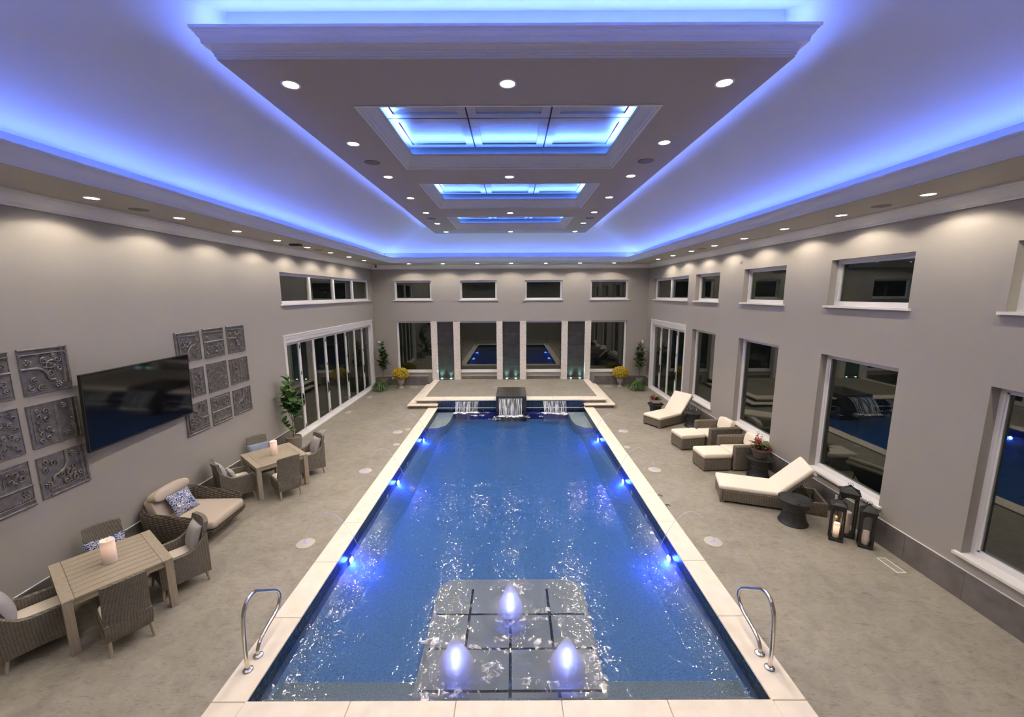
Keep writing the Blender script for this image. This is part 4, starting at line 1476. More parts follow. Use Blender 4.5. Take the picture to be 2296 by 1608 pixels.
def tin_tile(y, z, kind, rot, label, group):
    """y, z centre on the left wall"""
    t = thing('tin_tile', label, 'wall tile', group=group)
    m = Matrix.Identity(4)
    for i, (a, b, c_) in enumerate(((0, 0, 1), (1, 0, 0), (0, 1, 0))):
        m[i][0], m[i][1], m[i][2] = a, b, c_
    m.translation = (XL + 0.013, y, z)
    t.matrix_basis = m @ Matrix.Rotation(rot, 4, 'Z')
    if kind not in TILE_SRC:
        b, e, r = tile_parts(kind)
        TILE_SRC[kind] = (b.build('panel', M['tin'], t), e.build('border_molding', M['tin'], t, smooth=60), r.build('scroll_relief', M['tin'], t, smooth=60))
    else:
        for q, n in zip(TILE_SRC[kind], ('panel', 'border_molding', 'scroll_relief')):
            link_copy(q, n, t)
KIND = {(0, 0): ('corner', PI / 2), (0, 1): ('edge', 0), (0, 2): ('corner', 0), (1, 0): ('edge', PI / 2), (1, 1): ('centre', 0), (1, 2): ('edge', -PI / 2),
        (2, 0): ('corner', PI), (2, 1): ('edge', PI), (2, 2): ('corner', -PI / 2)}
ZR = [3.375, 2.615, 1.872]
RWD, CWD = ['top', 'middle', 'bottom'], ['left', 'middle', 'right']
for (ycs, cols, where, grp) in (([8.17, 8.887, 9.605], (0, 1, 2), 'to the right of the television', 'tin tiles right of the television'), ([4.91, 5.62], (1, 2), 'to the left of the television', 'tin tiles left of the television')):
    for r in range(3):
        for yc, cidx in zip(ycs, cols):
            k, rot = KIND[(r, cidx)]
            lab = 'embossed dark tin tile %s, %s row, %s column' % (where, RWD[r], CWD[cidx])
            tin_tile(yc, ZR[r], k, rot, lab, grp)

# ------------------------------------------------------------------ cushions and pillows
def pillow_mesh(mb, w, h, th, n=10):
    """throw pillow standing in the x-z plane, bottom edge at z=0, centred on y=0"""
    top, bot = [], []
    for j in range(n + 1):
        for i in range(n + 1):
            u, v = -1 + 2 * i / n, -1 + 2 * j / n
            k = (1 - abs(u) ** 2.6) ** 0.55 * (1 - abs(v) ** 2.6) ** 0.55
            pinch = 1 - 0.07 * (1 - abs(v) ** 2) * abs(u) ** 4
            pinch2 = 1 - 0.07 * (1 - abs(u) ** 2) * abs(v) ** 4
            x, z = u * w / 2 * pinch, h / 2 + v * h / 2 * pinch2
            top.append((x, th / 2 * k + 0.001, z))
            bot.append((x, -th / 2 * k - 0.001, z))
    fs = []
    m = (n + 1) ** 2
    for j in range(n):
        for i in range(n):
            a, b, c, d = j * (n + 1) + i, j * (n + 1) + i + 1, (j + 1) * (n + 1) + i + 1, (j + 1) * (n + 1) + i
            fs.append((d, c, b, a))
            fs.append((m + a, m + b, m + c, m + d))
    per = [i for i in range(n + 1)] + [(j + 1) * (n + 1) - 1 for j in range(1, n + 1)] + [n * (n + 1) + i for i in range(n - 1, -1, -1)] + [j * (n + 1) for j in range(n - 1, 0, -1)]
    for k in range(len(per)):
        a, b = per[k], per[(k + 1) % len(per)]
        fs.append((a, b, m + b, m + a))
    mb.add(top + bot, fs)


def throw_pillow(loc, rz, lean, w, h, th, mat, label, seamed=True):
    t = thing('throw_pillow', label, 'pillow', loc, rz, group='throw pillows')
    t.rotation_euler = (lean, 0, rz)
    c = MB(); pillow_mesh(c, w, h, th); cover = c.build('cover', mat, t, smooth=180)
    c = MB()
    e = []
    for (u, v) in ((-1, -1), (1, -1), (1, 1), (-1, 1)):
        e.append((u, v))
    pts = []
    for k in range(4):
        (u0, v0), (u1, v1) = e[k], e[(k + 1) % 4]
        for i in range(8):
            s = i / 8
            u, v = u0 + (u1 - u0) * s, v0 + (v1 - v0) * s
            pu = 1 - 0.07 * (1 - abs(v) ** 2) * abs(u) ** 4
            pv = 1 - 0.07 * (1 - abs(u) ** 2) * abs(v) ** 4
            pts.append((u * w / 2 * pu, 0, h / 2 + v * h / 2 * pv))
    c.tube(pts, 0.004, 5, closed=True)
    c.build('piping', mat, cover, smooth=180)
    return t


# ------------------------------------------------------------------ dining tables and wicker dining chairs
def dining_table(cx_, cy_, ang, lu, lv, label):
    """slats run along local x"""
    t = thing('dining_table', label, 'table', (cx_, cy_, 0), ang)
    hx, hy, zt = lu / 2, lv / 2, 0.745
    e = 0.115
    for sx in (-1, 1):
        c = MB()
        a, b = (-hx, -hx + e) if sx < 0 else (hx - e, hx)
        c.bbox(a, b, -hy, hy, zt - 0.028, zt, 0.004)
        c.build('end_board', M['teakv'], t)
    n = 9
    w = 2 * hy / n
    src = None
    for i in range(n):
        if src is None:
            c = MB(); c.bbox(-hx + e + 0.002, hx - e - 0.002, -w / 2 + 0.005, w / 2 - 0.005, zt - 0.028, zt - 0.001, 0.004)
            src = c.build('slat', M['teak'], t)
            src.location = (0, -hy + (i + 0.5) * w, 0)
        else:
            link_copy(src, 'slat', t, (0, -hy + (i + 0.5) * w, 0))
    lg = 0.09
    src = None
    for sx in (-1, 1):
        for sy in (-1, 1):
            loc = (sx * (hx - lg / 2 - 0.004), sy * (hy - lg / 2 - 0.004), 0)
            if src is None:
                c = MB(); c.bbox(-lg / 2, lg / 2, -lg / 2, lg / 2, 0.0, zt - 0.029, 0.004)
                src = c.build('leg', M['teakv'], t); src.location = loc
            else:
                link_copy(src, 'leg', t, loc)
    for sy in (-1, 1):
        c = MB(); y = sy * (hy - 0.04); c.box(-hx + lg, hx - lg, y - 0.015, y + 0.015, zt - 0.105, zt - 0.029); c.build('apron', M['teak'], t)
    for sx in (-1, 1):
        c = MB(); x = sx * (hx - 0.04); c.box(x - 0.015, x + 0.015, -hy + lg, hy - lg, zt - 0.105, zt - 0.029); c.build('apron', M['teakv'], t)
    return t


def leg_mesh(mb, x, y, x1, y1, z0, z1, r0, r1):
    mb.tube([(x1, y1, z1), ((x + x1) / 2, (y + y1) / 2, (z0 + z1) / 2), (x, y, z0)], [r1, (r0 + r1) / 2, r0], 10)


def side_chair(loc, rz, label, m):
    """armless wicker chair facing local +y"""
    t = thing('wicker_side_chair', label, 'chair', loc, rz, group='wicker dining chairs')
    w, d = 0.46, 0.50
    c = MB()
    c.loft([[(-w / 2 + q, -d / 2 + q, z), (w / 2 - q, -d / 2 + q, z), (w / 2 - q, d / 2 - q, z), (-w / 2 + q, d / 2 - q, z)] for q, z in ((0.03, 0.17), (0.01, 0.20), (0.0, 0.30), (0.0, 0.41), (0.015, 0.42))])
    c.build('seat', m, t, smooth=40)
    c = MB()
    rows = []
    for i in range(9):
        u = i / 8
        z = 0.38 + 0.58 * u
        y = -d / 2 + 0.01 - 0.10 * u ** 1.3
        hw = w / 2 - 0.005 - 0.012 * u
        front, back = [], []
        for j in range(7):
            s = -1 + 2 * j / 6
            cv = 0.03 * s * s
            top = 0.012 * (1 - s * s) if i == 8 else 0
            front.append((s * hw, y + 0.035 + cv, z + top))
            back.append((s * hw, y - 0.012 + cv * 0.8, z + top))
        rows.append(front + back[::-1])
    c.loft(rows)
    c.build('backrest', m, t, smooth=50)
    c = MB(); c.superell((0, 0.015, 0.445), (w / 2 - 0.015, d / 2 - 0.03, 0.032), 0.45, 0.25, 28, 8); c.build('seat_cushion', M['cream'], t, smooth=180)
    for sx in (-1, 1):
        for sy in (-1, 1):
            c = MB(); leg_mesh(c, sx * (w / 2 - 0.025), sy * (d / 2 - 0.02) - (0.02 if sy < 0 else 0), sx * (w / 2 - 0.035), sy * (d / 2 - 0.035), 0.0, 0.19, 0.017, 0.023)
            c.build('leg', M['teakv'], t, smooth=60)
    return t


def arm_chair(loc, rz, label, m):
    """wicker armchair with sloping arms, facing local +y"""
    t = thing('wicker_armchair', label, 'chair', loc, rz, group='wicker dining chairs')
    w, d = 0.60, 0.58
    c = MB()
    c.loft([[(-w / 2 + 0.04 + q, -d / 2 + q, z), (w / 2 - 0.04 - q, -d / 2 + q, z), (w / 2 - 0.04 - q, d / 2 - q, z), (-w / 2 + 0.04 + q, d / 2 - q, z)] for q, z in ((0.03, 0.15), (0.01, 0.19), (0.0, 0.30), (0.0, 0.40), (0.01, 0.41))])
    c.build('seat', m, t, smooth=40)
    c = MB()
    rows = []
    for i in range(9):
        u = i / 8
        z = 0.36 + 0.58 * u
        y = -d / 2 + 0.01 - 0.11 * u ** 1.2
        hw = w / 2 - 0.03 - 0.02 * u
        fr2, bk = [], []
        for j in range(7):
            s = -1 + 2 * j / 6
            cv = 0.05 * s * s
            fr2.append((s * hw, y + 0.04 + cv, z))
            bk.append((s * hw, y - 0.012 + cv * 0.8, z))
        rows.append(fr2 + bk[::-1])
    c.loft(rows)
    c.build('backrest', m, t, smooth=50)
    for sx in (-1, 1):
        c = MB()
        n = 12
        rings = []
        for i in range(n + 1):
            u = i / n
            y = -d / 2 - 0.03 + (d + 0.03) * u
            zt = 0.60 + 0.20 * max(0.0, 1 - u / 0.45) ** 1.8 - 0.02 * u
            zb = 0.15 + 0.02 * (1 - abs(2 * u - 1))
            xo = sx * (w / 2 + 0.012 * math.sin(PI * u))
            xi = sx * (w / 2 - 0.05)
            rings.append([(xi, y, zb), (xo - sx * 0.015, y, zb), (xo, y, (zb + zt) / 2), (xo + sx * 0.006, y, zt - 0.015), (xo - sx * 0.02, y, zt), (xi, y, zt - 0.012)])
        c.loft(rings)
        c.build('arm', m, t, smooth=45)
    c = MB(); c.superell((0, 0.015, 0.435), (w / 2 - 0.06, d / 2 - 0.02, 0.035), 0.45, 0.25, 28, 8); c.build('seat_cushion', M['cream'], t, smooth=180)
    for sx in (-1, 1):
        for sy in (-1, 1):
            c = MB(); leg_mesh(c, sx * (w / 2 - 0.03), sy * (d / 2 - 0.005), sx * (w / 2 - 0.045), sy * (d / 2 - 0.03), 0.0, 0.18, 0.017, 0.024)
            c.build('leg', M['teakv'], t, smooth=60)
    return t


def loc_uv(c, u, v, a, b, z=0.0):
    return (c[0] + u[0] * a + v[0] * b, c[1] + u[1] * a + v[1] * b, z)


def candle(loc, r, h, label, lit=0.35):
    t = thing('pillar_candle', label, 'candle', loc, group='pillar candles')
    m, tr, b = nt('candle_wax')
    b.inputs['Base Color'].default_value = (0.82, 0.72, 0.64, 1)
    b.inputs['Roughness'].default_value = 0.45
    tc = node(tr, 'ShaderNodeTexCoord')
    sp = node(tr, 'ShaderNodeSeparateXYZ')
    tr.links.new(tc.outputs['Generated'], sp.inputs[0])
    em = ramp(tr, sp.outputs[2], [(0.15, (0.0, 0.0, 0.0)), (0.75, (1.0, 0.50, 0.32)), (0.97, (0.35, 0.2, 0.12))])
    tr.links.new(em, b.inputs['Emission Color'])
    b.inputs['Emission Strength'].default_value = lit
    c = MB()
    c.lathe([(r * 0.96, 0.0), (r, 0.006), (r, h - 0.008), (r * 0.96, h), (r * 0.84, h), (r * 0.80, h - 0.008), (0.0005, h - 0.010)], 28)
    wax = c.build('wax', m, t, smooth=40)
    c = MB(); c.tube([(0, 0, h - 0.011), (0.002, 0, h + 0.002)], 0.0025, 5); c.build('wick', M['black'], wax)
    return t


# table 1, nearest the camera
C1, A1 = (-5.524, 5.119), math.atan2(0.807, 0.591)
U1, V1 = (0.591, 0.807), (-0.807, 0.591)
dining_table(*C1, A1, 1.075, 1.17, 'weathered slatted teak dining table in the near left corner')
candle((-5.535, 5.12, 0.745), 0.078, 0.33, 'tall white pillar candle on the near dining table', 0.30)
side_chair(loc_uv(C1, U1, V1, -0.04, -0.73), face(-V1[0] * -1, V1[1]), 'wicker side chair at the near table with its back to the pool', M['wick_grey'])
side_chair(loc_uv(C1, U1, V1, 0.06, 0.60), face(-V1[0], -V1[1]), 'wicker side chair between the near table and the left wall', M['wick_grey'])
arm_chair(loc_uv(C1, U1, V1, 0.70, -0.04), face(-U1[0], -U1[1]), 'wicker armchair at the far end of the near table', M['wick_grey'])
arm_chair(loc_uv(C1, U1, V1, -0.74, 0.0), face(U1[0], U1[1]), 'wicker armchair at the near end of the near table, cut by the frame', M['wick_grey'])
throw_pillow(loc_uv(C1, U1, V1, 0.865, -0.04, 0.475), face(-U1[0], -U1[1]), 0.30, 0.42, 0.42, 0.16, M['grey_fab'], 'grey linen pillow on the armchair at the far end of the near table')
throw_pillow(loc_uv(C1, U1, V1, -0.90, 0.03, 0.475), face(U1[0], U1[1]), 0.30, 0.44, 0.44, 0.17, M['grey_fab'], 'grey linen pillow on the armchair cut by the left frame edge')
throw_pillow(loc_uv(C1, U1, V1, 0.06, 0.735, 0.485), face(-V1[0], -V1[1]), 0.28, 0.46, 0.30, 0.13, M['print_blue'], 'blue and white scroll print pillow on the chair between near table and wall')

# table 2, farther along the left wall
C2, A2 = (-5.483, 8.948), math.atan2(0.748, 0.664)
U2, V2 = (0.664, 0.748), (-0.748, 0.664)
dining_table(*C2, A2, 1.065, 1.13, 'weathered slatted teak dining table before the potted fig tree')
candle((-5.46, 8.93, 0.745), 0.075, 0.33, 'tall white pillar candle on the farther dining table', 0.30)
side_chair(loc_uv(C2, U2, V2, -0.02, -0.69), face(V2[0], V2[1]), 'wicker side chair at the farther table with its back to the pool', M['wick_grey'])
side_chair(loc_uv(C2, U2, V2, -0.05, 0.72), face(-V2[0], -V2[1]), 'wicker side chair between the farther table and the left wall', M['wick_grey'])
arm_chair(loc_uv(C2, U2, V2, 0.74, 0.06), face(-U2[0], -U2[1]), 'wicker armchair at the far end of the farther table', M['wick_grey'])
arm_chair(loc_uv(C2, U2, V2, -0.82, -0.04), face(U2[0], U2[1]), 'wicker armchair at the near end of the farther table', M['wick_grey'])
throw_pillow(loc_uv(C2, U2, V2, 0.90, 0.06, 0.475), face(-U2[0], -U2[1]), 0.30, 0.42, 0.42, 0.16, M['grey_fab'], 'grey linen pillow on the armchair at the far end of the farther table')
throw_pillow(loc_uv(C2, U2, V2, -0.985, -0.02, 0.475), face(U2[0], U2[1]), 0.30, 0.42, 0.42, 0.16, M['grey_fab'], 'grey linen pillow leaning in the armchair at the near end of the farther table')
throw_pillow(loc_uv(C2, U2, V2, -0.83, -0.10, 0.475), face(U2[0] * 0.9 + 0.2, U2[1]), 0.42, 0.27, 0.26, 0.12, M['grey_fab'], 'small grey lumbar pillow before the larger one at the farther table')
throw_pillow(loc_uv(C2, U2, V2, -0.05, 0.855, 0.485), face(-V2[0], -V2[1]), 0.28, 0.48, 0.32, 0.13, M['print_speck'], 'speckled blue pillow on the chair between farther table and wall')
throw_pillow(loc_uv(C2, U2, V2, -0.02, -0.83, 0.485), face(V2[0], V2[1]), 0.24, 0.44, 0.44, 0.13, M['print_blue'], 'blue print pillow on the farther side chair that backs the pool')

# ------------------------------------------------------------------ deep lounge chair by the left wall
def lounge_chair(loc, rz, label):
    """chunky woven chair-and-a-half facing local +y: curved shell, thick cushions, bolster"""
    t = thing('lounge_chair', label, 'lounge chair', loc, rz)
    W, D = 0.56, 0.62      # half widths of the shell plan
    path = []
    n = 26
    for i in range(n + 1):
        s = -1 + 2 * i / n             # -1 left arm front .. 0 back .. 1 right arm front
        a = abs(s)
        if a > 0.5:
            q = (a - 0.5) / 0.5
            x, y = W * (1 - 0.05 * q * q), -D + 0.26 + (2 * D - 0.32) * q
        else:
            th = a / 0.5 * PI / 2
            x, y = W * math.sin(th) ** 0.75, -D + 0.26 * (1 - math.cos(th) ** 0.75)
        path.append((math.copysign(x, s) if a > 1e-6 else 0.0, y, a))
    rings = []
    for (x, y, a) in path:
        q = max(0.0, (a - 0.30) / 0.70)
        zt = 0.68 - 0.17 * q ** 0.9 + 0.02 * math.sin(PI * q)
        r = Vector((x, y * 0.9, 0))
        nrm = Vector((x / W, (y / D) if a < 0.6 else (y / D) * 0.2, 0)).normalized()
        B, T = 0.80, 1.0
        p0 = Vector((x * 0.90, y * 0.92, 0.09))
        p1 = Vector((x * 1.0, y * 0.98, 0.28))
        p2 = Vector((x * 1.05, y * 1.01, zt - 0.03))
        th = 0.10
        rings.append([p0, p1, p2, p2 - nrm * th * 0.5 + Vector((0, 0, 0.045)), p2 - nrm * th - Vector((0, 0, 0.01)), p1 - nrm * th, p0 - nrm * th * 0.8])
    c = MB(); c.loft(rings); c.build('woven_shell', M['wick_dark'], t, smooth=60)
    c = MB(); c.loft([[(-w_, -0.45, z), (w_, -0.45, z), (w_, f_, z), (-w_, f_, z)] for w_, f_, z in ((0.40, 0.50, 0.10), (0.44, 0.60, 0.14), (0.47, 0.655, 0.22), (0.47, 0.66, 0.265))]); c.build('front_rail', M['wick_dark'], t, smooth=50)
    c = MB(); c.lathe([(0.34, 0.0), (0.34, 0.03), (0.28, 0.05), (0.28, 0.10)], 28); c.build('swivel_base', M['black'], t, smooth=50)
    c = MB(); c.superell((0, 0.10, 0.345), (0.455, 0.575, 0.085), 0.28, 0.16, 44, 12); c.build('seat_cushion', M['taupe'], t, smooth=180)
    c = MB(); c.xf = Matrix.Translation((0, -0.36, 0.41)) @ Matrix.Rotation(0.30, 4, 'X'); c.superell((0, 0, 0.20), (0.40, 0.085, 0.25), 0.35, 0.22, 40, 12); c.build('back_cushion', M['taupe'], t, smooth=180)
    c = MB(); c.xf = Matrix.Translation((0, -0.40, 0.82)) @ Matrix.Rotation(0.25, 4, 'X'); c.superell((0, 0, 0), (0.395, 0.10, 0.115), 0.75, 0.22, 40, 12); c.build('bolster', M['taupe'], t, smooth=180)
    return t
lounge_chair((-5.93, 7.06, 0), face(1.0, 0.02), 'deep dark woven lounge chair with taupe cushions by the left wall')
throw_pillow((-5.98, 7.02, 0.432), face(1.0, -0.15), 0.55, 0.44, 0.42, 0.15, M['print_blue'], 'blue and white scroll print pillow on the lounge chair')

# ------------------------------------------------------------------ right side: chaises, club chairs, ottomans
def chaise(loc, rz, label, back_ang=0.83):
    """foot end at local y=0, head toward +y"""
    t = thing('chaise_lounge', label, 'chaise lounge', loc, rz, group='cream and wicker chaise lounges')
    W, L, hn = 0.355, 1.92, 1.12
    c = MB()
    for (a, b, y0, y1) in ((-W, -W + 0.05, 0.05, L - 0.05), (W - 0.05, W, 0.05, L - 0.05)):
        c.bbox(a, b, y0, y1, 0.045, 0.285, 0.012)
    c.bbox(-W, W, 0.0, 0.05, 0.045, 0.285, 0.012)
    c.bbox(-W, W, L - 0.05, L, 0.045, 0.285, 0.012)
    c.build('base_frame', M['wick_tan'], t)
    for i in range(4):
        sx, y = (-1, 1)[i % 2], (0.05, L - 0.05)[i // 2]
        c = MB(); c.bbox(sx * (W - 0.05) - 0.045, sx * (W - 0.05) + 0.045, y - 0.045, y + 0.045, 0.0, 0.05, 0.005); c.build('foot', M['wick_tan'], t)
    c = MB(); c.bbox(-W + 0.05, W - 0.05, 0.05, hn + 0.02, 0.235, 0.275, 0.006); c.build('deck', M['wick_tan'], t)
    for i in range(4):
        y = hn + 0.14 + 0.17 * i
        c = MB(); c.bbox(-W + 0.05, W - 0.05, y, y + 0.03, 0.10, 0.13, 0.004); c.build('cross_bar', M['wick_tan'], t)
    R = Matrix.Translation((0, hn, 0.285)) @ Matrix.Rotation(back_ang, 4, 'X')
    c = MB(); c.xf = R; c.bbox(-W + 0.015, W - 0.015, 0.0, 0.76, -0.02, 0.025, 0.008); c.build('backrest', M['wick_tan'], t)
    for sx in (-1, 1):
        c = MB(); c.tube([R @ Vector((sx * (W - 0.09), 0.46, -0.02)), Vector((sx * (W - 0.09), hn + 0.62, 0.12))], 0.011, 8); c.build('support_strut', M['black'], t)
    c = MB(); c.superell((0, 0.55, 0.335), (W - 0.004, 0.575, 0.052), 0.25, 0.10, 40, 10); c.build('seat_cushion', M['cream'], t, smooth=180)
    c = MB(); c.xf = R; c.superell((0, 0.41, 0.078), (W - 0.004, 0.41, 0.053), 0.25, 0.10, 40, 10); c.build('back_cushion', M['cream'], t, smooth=180)
    c = MB(); c.xf = R; c.bbox(-W + 0.008, W - 0.008, 0.745, 0.80, -0.04, 0.03, 0.012); c.build('cushion_sleeve', M['cream'], t)
    return t
chaise((4.735, 13.05, 0), face(0.86, 0.51), 'cream cushioned wicker chaise near the right folding door')
chaise((4.60, 8.37, 0), face(0.945, -0.326), 'cream cushioned wicker chaise beside the lanterns')


def club_chair(loc, rz, label):
    """boxy wicker club chair facing local +y"""
    t = thing('club_chair', label, 'club chair', loc, rz, group='boxy wicker club chairs')
    W, D = 0.44, 0.46
    for sx in (-1, 1):
        c = MB()
        a, b = (-W, -W + 0.13) if sx < 0 else (W - 0.13, W)
        c.bbox(a, b, -D, D, 0.02, 0.66, 0.03)
        c.build('arm', M['wick_tan'], t)
    c = MB(); c.bbox(-W + 0.13, W - 0.13, -D, -D + 0.13, 0.02, 0.67, 0.03); c.build('backrest', M['wick_tan'], t)
    c = MB(); c.bbox(-W + 0.13, W - 0.13, -D + 0.13, D - 0.02, 0.02, 0.31, 0.01); c.build('seat', M['wick_tan'], t)
    for sx in (-1, 1):
        for sy in (-1, 1):
            c = MB(); x, y = sx * (W - 0.06), sy * (D - 0.06); c.box(x - 0.03, x + 0.03, y - 0.03, y + 0.03, 0.0, 0.021); c.build('foot', M['wick_tan'], t)
    c = MB(); c.superell((0, 0.06, 0.375), (W - 0.135, D - 0.075, 0.07), 0.3, 0.14, 36, 10); c.build('seat_cushion', M['cream'], t, smooth=180)
    c = MB(); c.xf = Matrix.Translation((0, -D + 0.16, 0.43)) @ Matrix.Rotation(0.22, 4, 'X'); c.superell((0, 0.06, 0.17), (W - 0.14, 0.09, 0.20), 0.5, 0.3, 36, 10); c.build('back_cushion', M['cream'], t, smooth=180)
    return t
def ottoman(loc, rz, label):
    t = thing('ottoman', label, 'ottoman', loc, rz, group='cream topped wicker ottomans')
    W, D = 0.29, 0.36
    c = MB(); c.bbox(-W, W, -D, D, 0.025, 0.335, 0.02); c.build('base', M['wick_tan'], t)
    for sx in (-1, 1):
        for sy in (-1, 1):
            c = MB(); x, y = sx * (W - 0.05), sy * (D - 0.05); c.box(x - 0.03, x + 0.03, y - 0.03, y + 0.03, 0.0, 0.026); c.build('foot', M['wick_tan'], t)
    c = MB(); c.superell((0, 0, 0.395), (W + 0.012, D + 0.012, 0.066), 0.28, 0.12, 40, 10); c.build('cushion', M['cream'], t, smooth=180)
    return t
club_chair((6.03, 9.98, 0), face(-1, -0.03), 'boxy wicker club chair behind the potted pink flowers')
ottoman((5.175, 9.83, 0), face(-1, -0.06), 'cream topped wicker ottoman nearer the camera')
club_chair((6.03, 11.32, 0), face(-1, -0.10), 'boxy wicker club chair farther from the camera')
ottoman((5.17, 11.24, 0), face(-1, -0.14), 'cream topped wicker ottoman farther from the camera')

# ------------------------------------------------------------------ rain drum side tables
def drum_table(loc, label, s=1.0, rz=0.4):
    t = thing('drum_side_table', label, 'side table', loc, rz, group='dark rain drum side tables')
    c = MB()
    c.lathe([(0.25 * s, 0.0), (0.255 * s, 0.02), (0.235 * s, 0.05), (0.205 * s, 0.13), (0.19 * s, 0.22), (0.195 * s, 0.27), (0.20 * s, 0.275), (0.20 * s, 0.285), (0.195 * s, 0.29), (0.205 * s, 0.35), (0.225 * s, 0.40), (0.24 * s, 0.43), (0.245 * s, 0.455)], 40)
    c.build('drum_body', M['drum'], t, smooth=40)
    c = MB()
    prof = [(0.245 * s, 0.455), (0.285 * s, 0.462), (0.287 * s, 0.482)]
    for k in range(9):
        r = 0.275 - 0.030 * k
        prof += [(r * s, 0.484), ((r - 0.008) * s, 0.487), ((r - 0.016) * s, 0.484)]
    prof += [(0.0005, 0.484)]
    c.lathe(prof, 40)
    dtop = c.build('drum_top', M['drum'], t, smooth=40)
    for k in range(4):
        a = PI / 4 + k * PI / 2
        c = MB(); c.superell((0.255 * s * math.cos(a), 0.255 * s * math.sin(a), 0.496), (0.018, 0.014, 0.014), 1, 1, 10, 6); c.superell((0.268 * s * math.cos(a), 0.268 * s * math.sin(a), 0.503), (0.010, 0.010, 0.010), 1, 1, 8, 5)
        c.build('frog_figure', M['drum'], dtop, smooth=180)
    for k in range(2):
        a = -PI / 2 + k * PI
        for dq in (-0.09, 0.09):
            pts = []
            for i in range(9):
                b = PI * i / 8
                rr = 0.222 * s + 0.032 * math.sin(b)
                pts.append((rr * math.cos(a + dq), rr * math.sin(a + dq), 0.39 - 0.03 * math.cos(b)))
            c = MB(); c.tube(pts, 0.007, 6); c.build('handle', M['drum'], t, smooth=180)
    return t
drum_table((5.52, 7.27, 0), 'dark rain drum side table in front of the nearer chaise')
drum_table((6.03, 9.24, 0), 'dark rain drum table holding the pot of pink flowers')
drum_table((6.10, 13.02, 0), 'dark rain drum table between far chaise and club chair')
drum_table((5.235, 14.13, 0), 'dark rain drum table holding the low bowl planter', 0.97)

# ------------------------------------------------------------------ lanterns with candles
def lantern(loc, rz, w, h, label):
    t = thing('lantern', label, 'lantern', loc, rz, group='black lanterns by the right wall')
    hw, p = w / 2, 0.028
    c = MB(); c.bbox(-hw, hw, -hw, hw, 0.0, 0.045, 0.004); c.build('base', M['black'], t)
    for sx in (-1, 1):
        for sy in (-1, 1):
            c = MB(); x, y = sx * (hw - p / 2 - 0.002), sy * (hw - p / 2 - 0.002); c.box(x - p / 2, x + p / 2, y - p / 2, y + p / 2, 0.045, h); c.build('post', M['black'], t)
    for k in range(4):
        c = MB(); c.xf = Matrix.Rotation(k * PI / 2, 4, 'Z')
        iw = hw - p - 0.001
        arch = [(-iw, h), (-iw, h - 0.15)] + [(-iw + 0.001 + (iw - 0.001) * (1 - math.cos(a)), h - 0.15 + 0.085 * math.sin(a)) for a in [PI * i / 10 for i in range(1, 10)]] + [(iw, h - 0.15), (iw, h)]
        top = [q for q in arch]
        c.prism(top, 'y', -hw + 0.006, -hw + 0.022)
        pan = c.build('arched_panel', M['black'], t)
        c = MB(); c.xf = Matrix.Rotation(k * PI / 2, 4, 'Z')
        c.quad((-iw, -hw + 0.014, 0.046), (iw, -hw + 0.014, 0.046), (iw, -hw + 0.014, h - 0.06), (-iw, -hw + 0.014, h - 0.06))
        c.build('pane', M['lantern_glass'], pan)
    c = MB()
    rr = []
    for (k, z) in ((1.10, 0.0), (1.12, 0.018), (0.92, 0.028), (0.62, 0.055), (0.42, 0.085), (0.20, 0.105), (0.18, 0.12)):
        q = hw * k
        rr.append([(-q, -q, h + z), (q, -q, h + z), (q, q, h + z), (-q, q, h + z)])
    c.loft(rr); c.build('roof', M['black'], t)
    c = MB(); c.superell((0, 0, h + 0.128), (0.018, 0.018, 0.016), 1, 1, 10, 6); c.build('finial', M['black'], t, smooth=180)
    c = MB(); c.tube([(0.036 * math.cos(2 * PI * i / 18), 0.012, h + 0.135 + 0.036 * math.sin(2 * PI * i / 18)) for i in range(18)], 0.0035, 6, closed=True); c.build('ring_handle', M['black'], t, smooth=180)
    return t
lantern((5.90, 6.71, 0), -0.60, 0.205, 0.66, 'small black lantern with a lit candle, left of the group')
lantern((6.19, 6.86, 0), -0.60, 0.265, 0.83, 'tallest black lantern with a square candle, at the back')
lantern((6.25, 6.50, 0), -0.60, 0.205, 0.66, 'small black lantern with an unlit candle, right of the group')
candle((5.90, 6.71, 0.0455), 0.045, 0.27, 'slim lit candle inside the left lantern', 1.1)
candle((6.19, 6.86, 0.0455), 0.068, 0.40, 'thick candle inside the tallest lantern', 0.0)
candle((6.25, 6.50, 0.0455), 0.045, 0.24, 'slim unlit candle inside the right lantern', 0.05)
_l = bpy.data.lights.new('candle_glow', 'POINT')
_l.energy, _l.color, _l.shadow_soft_size = 0.5, (1, 0.5, 0.18), 0.02
_o = bpy.data.objects.new('candle_glow', _l); COL.objects.link(_o); _o.location = (5.90, 6.71, 0.35)

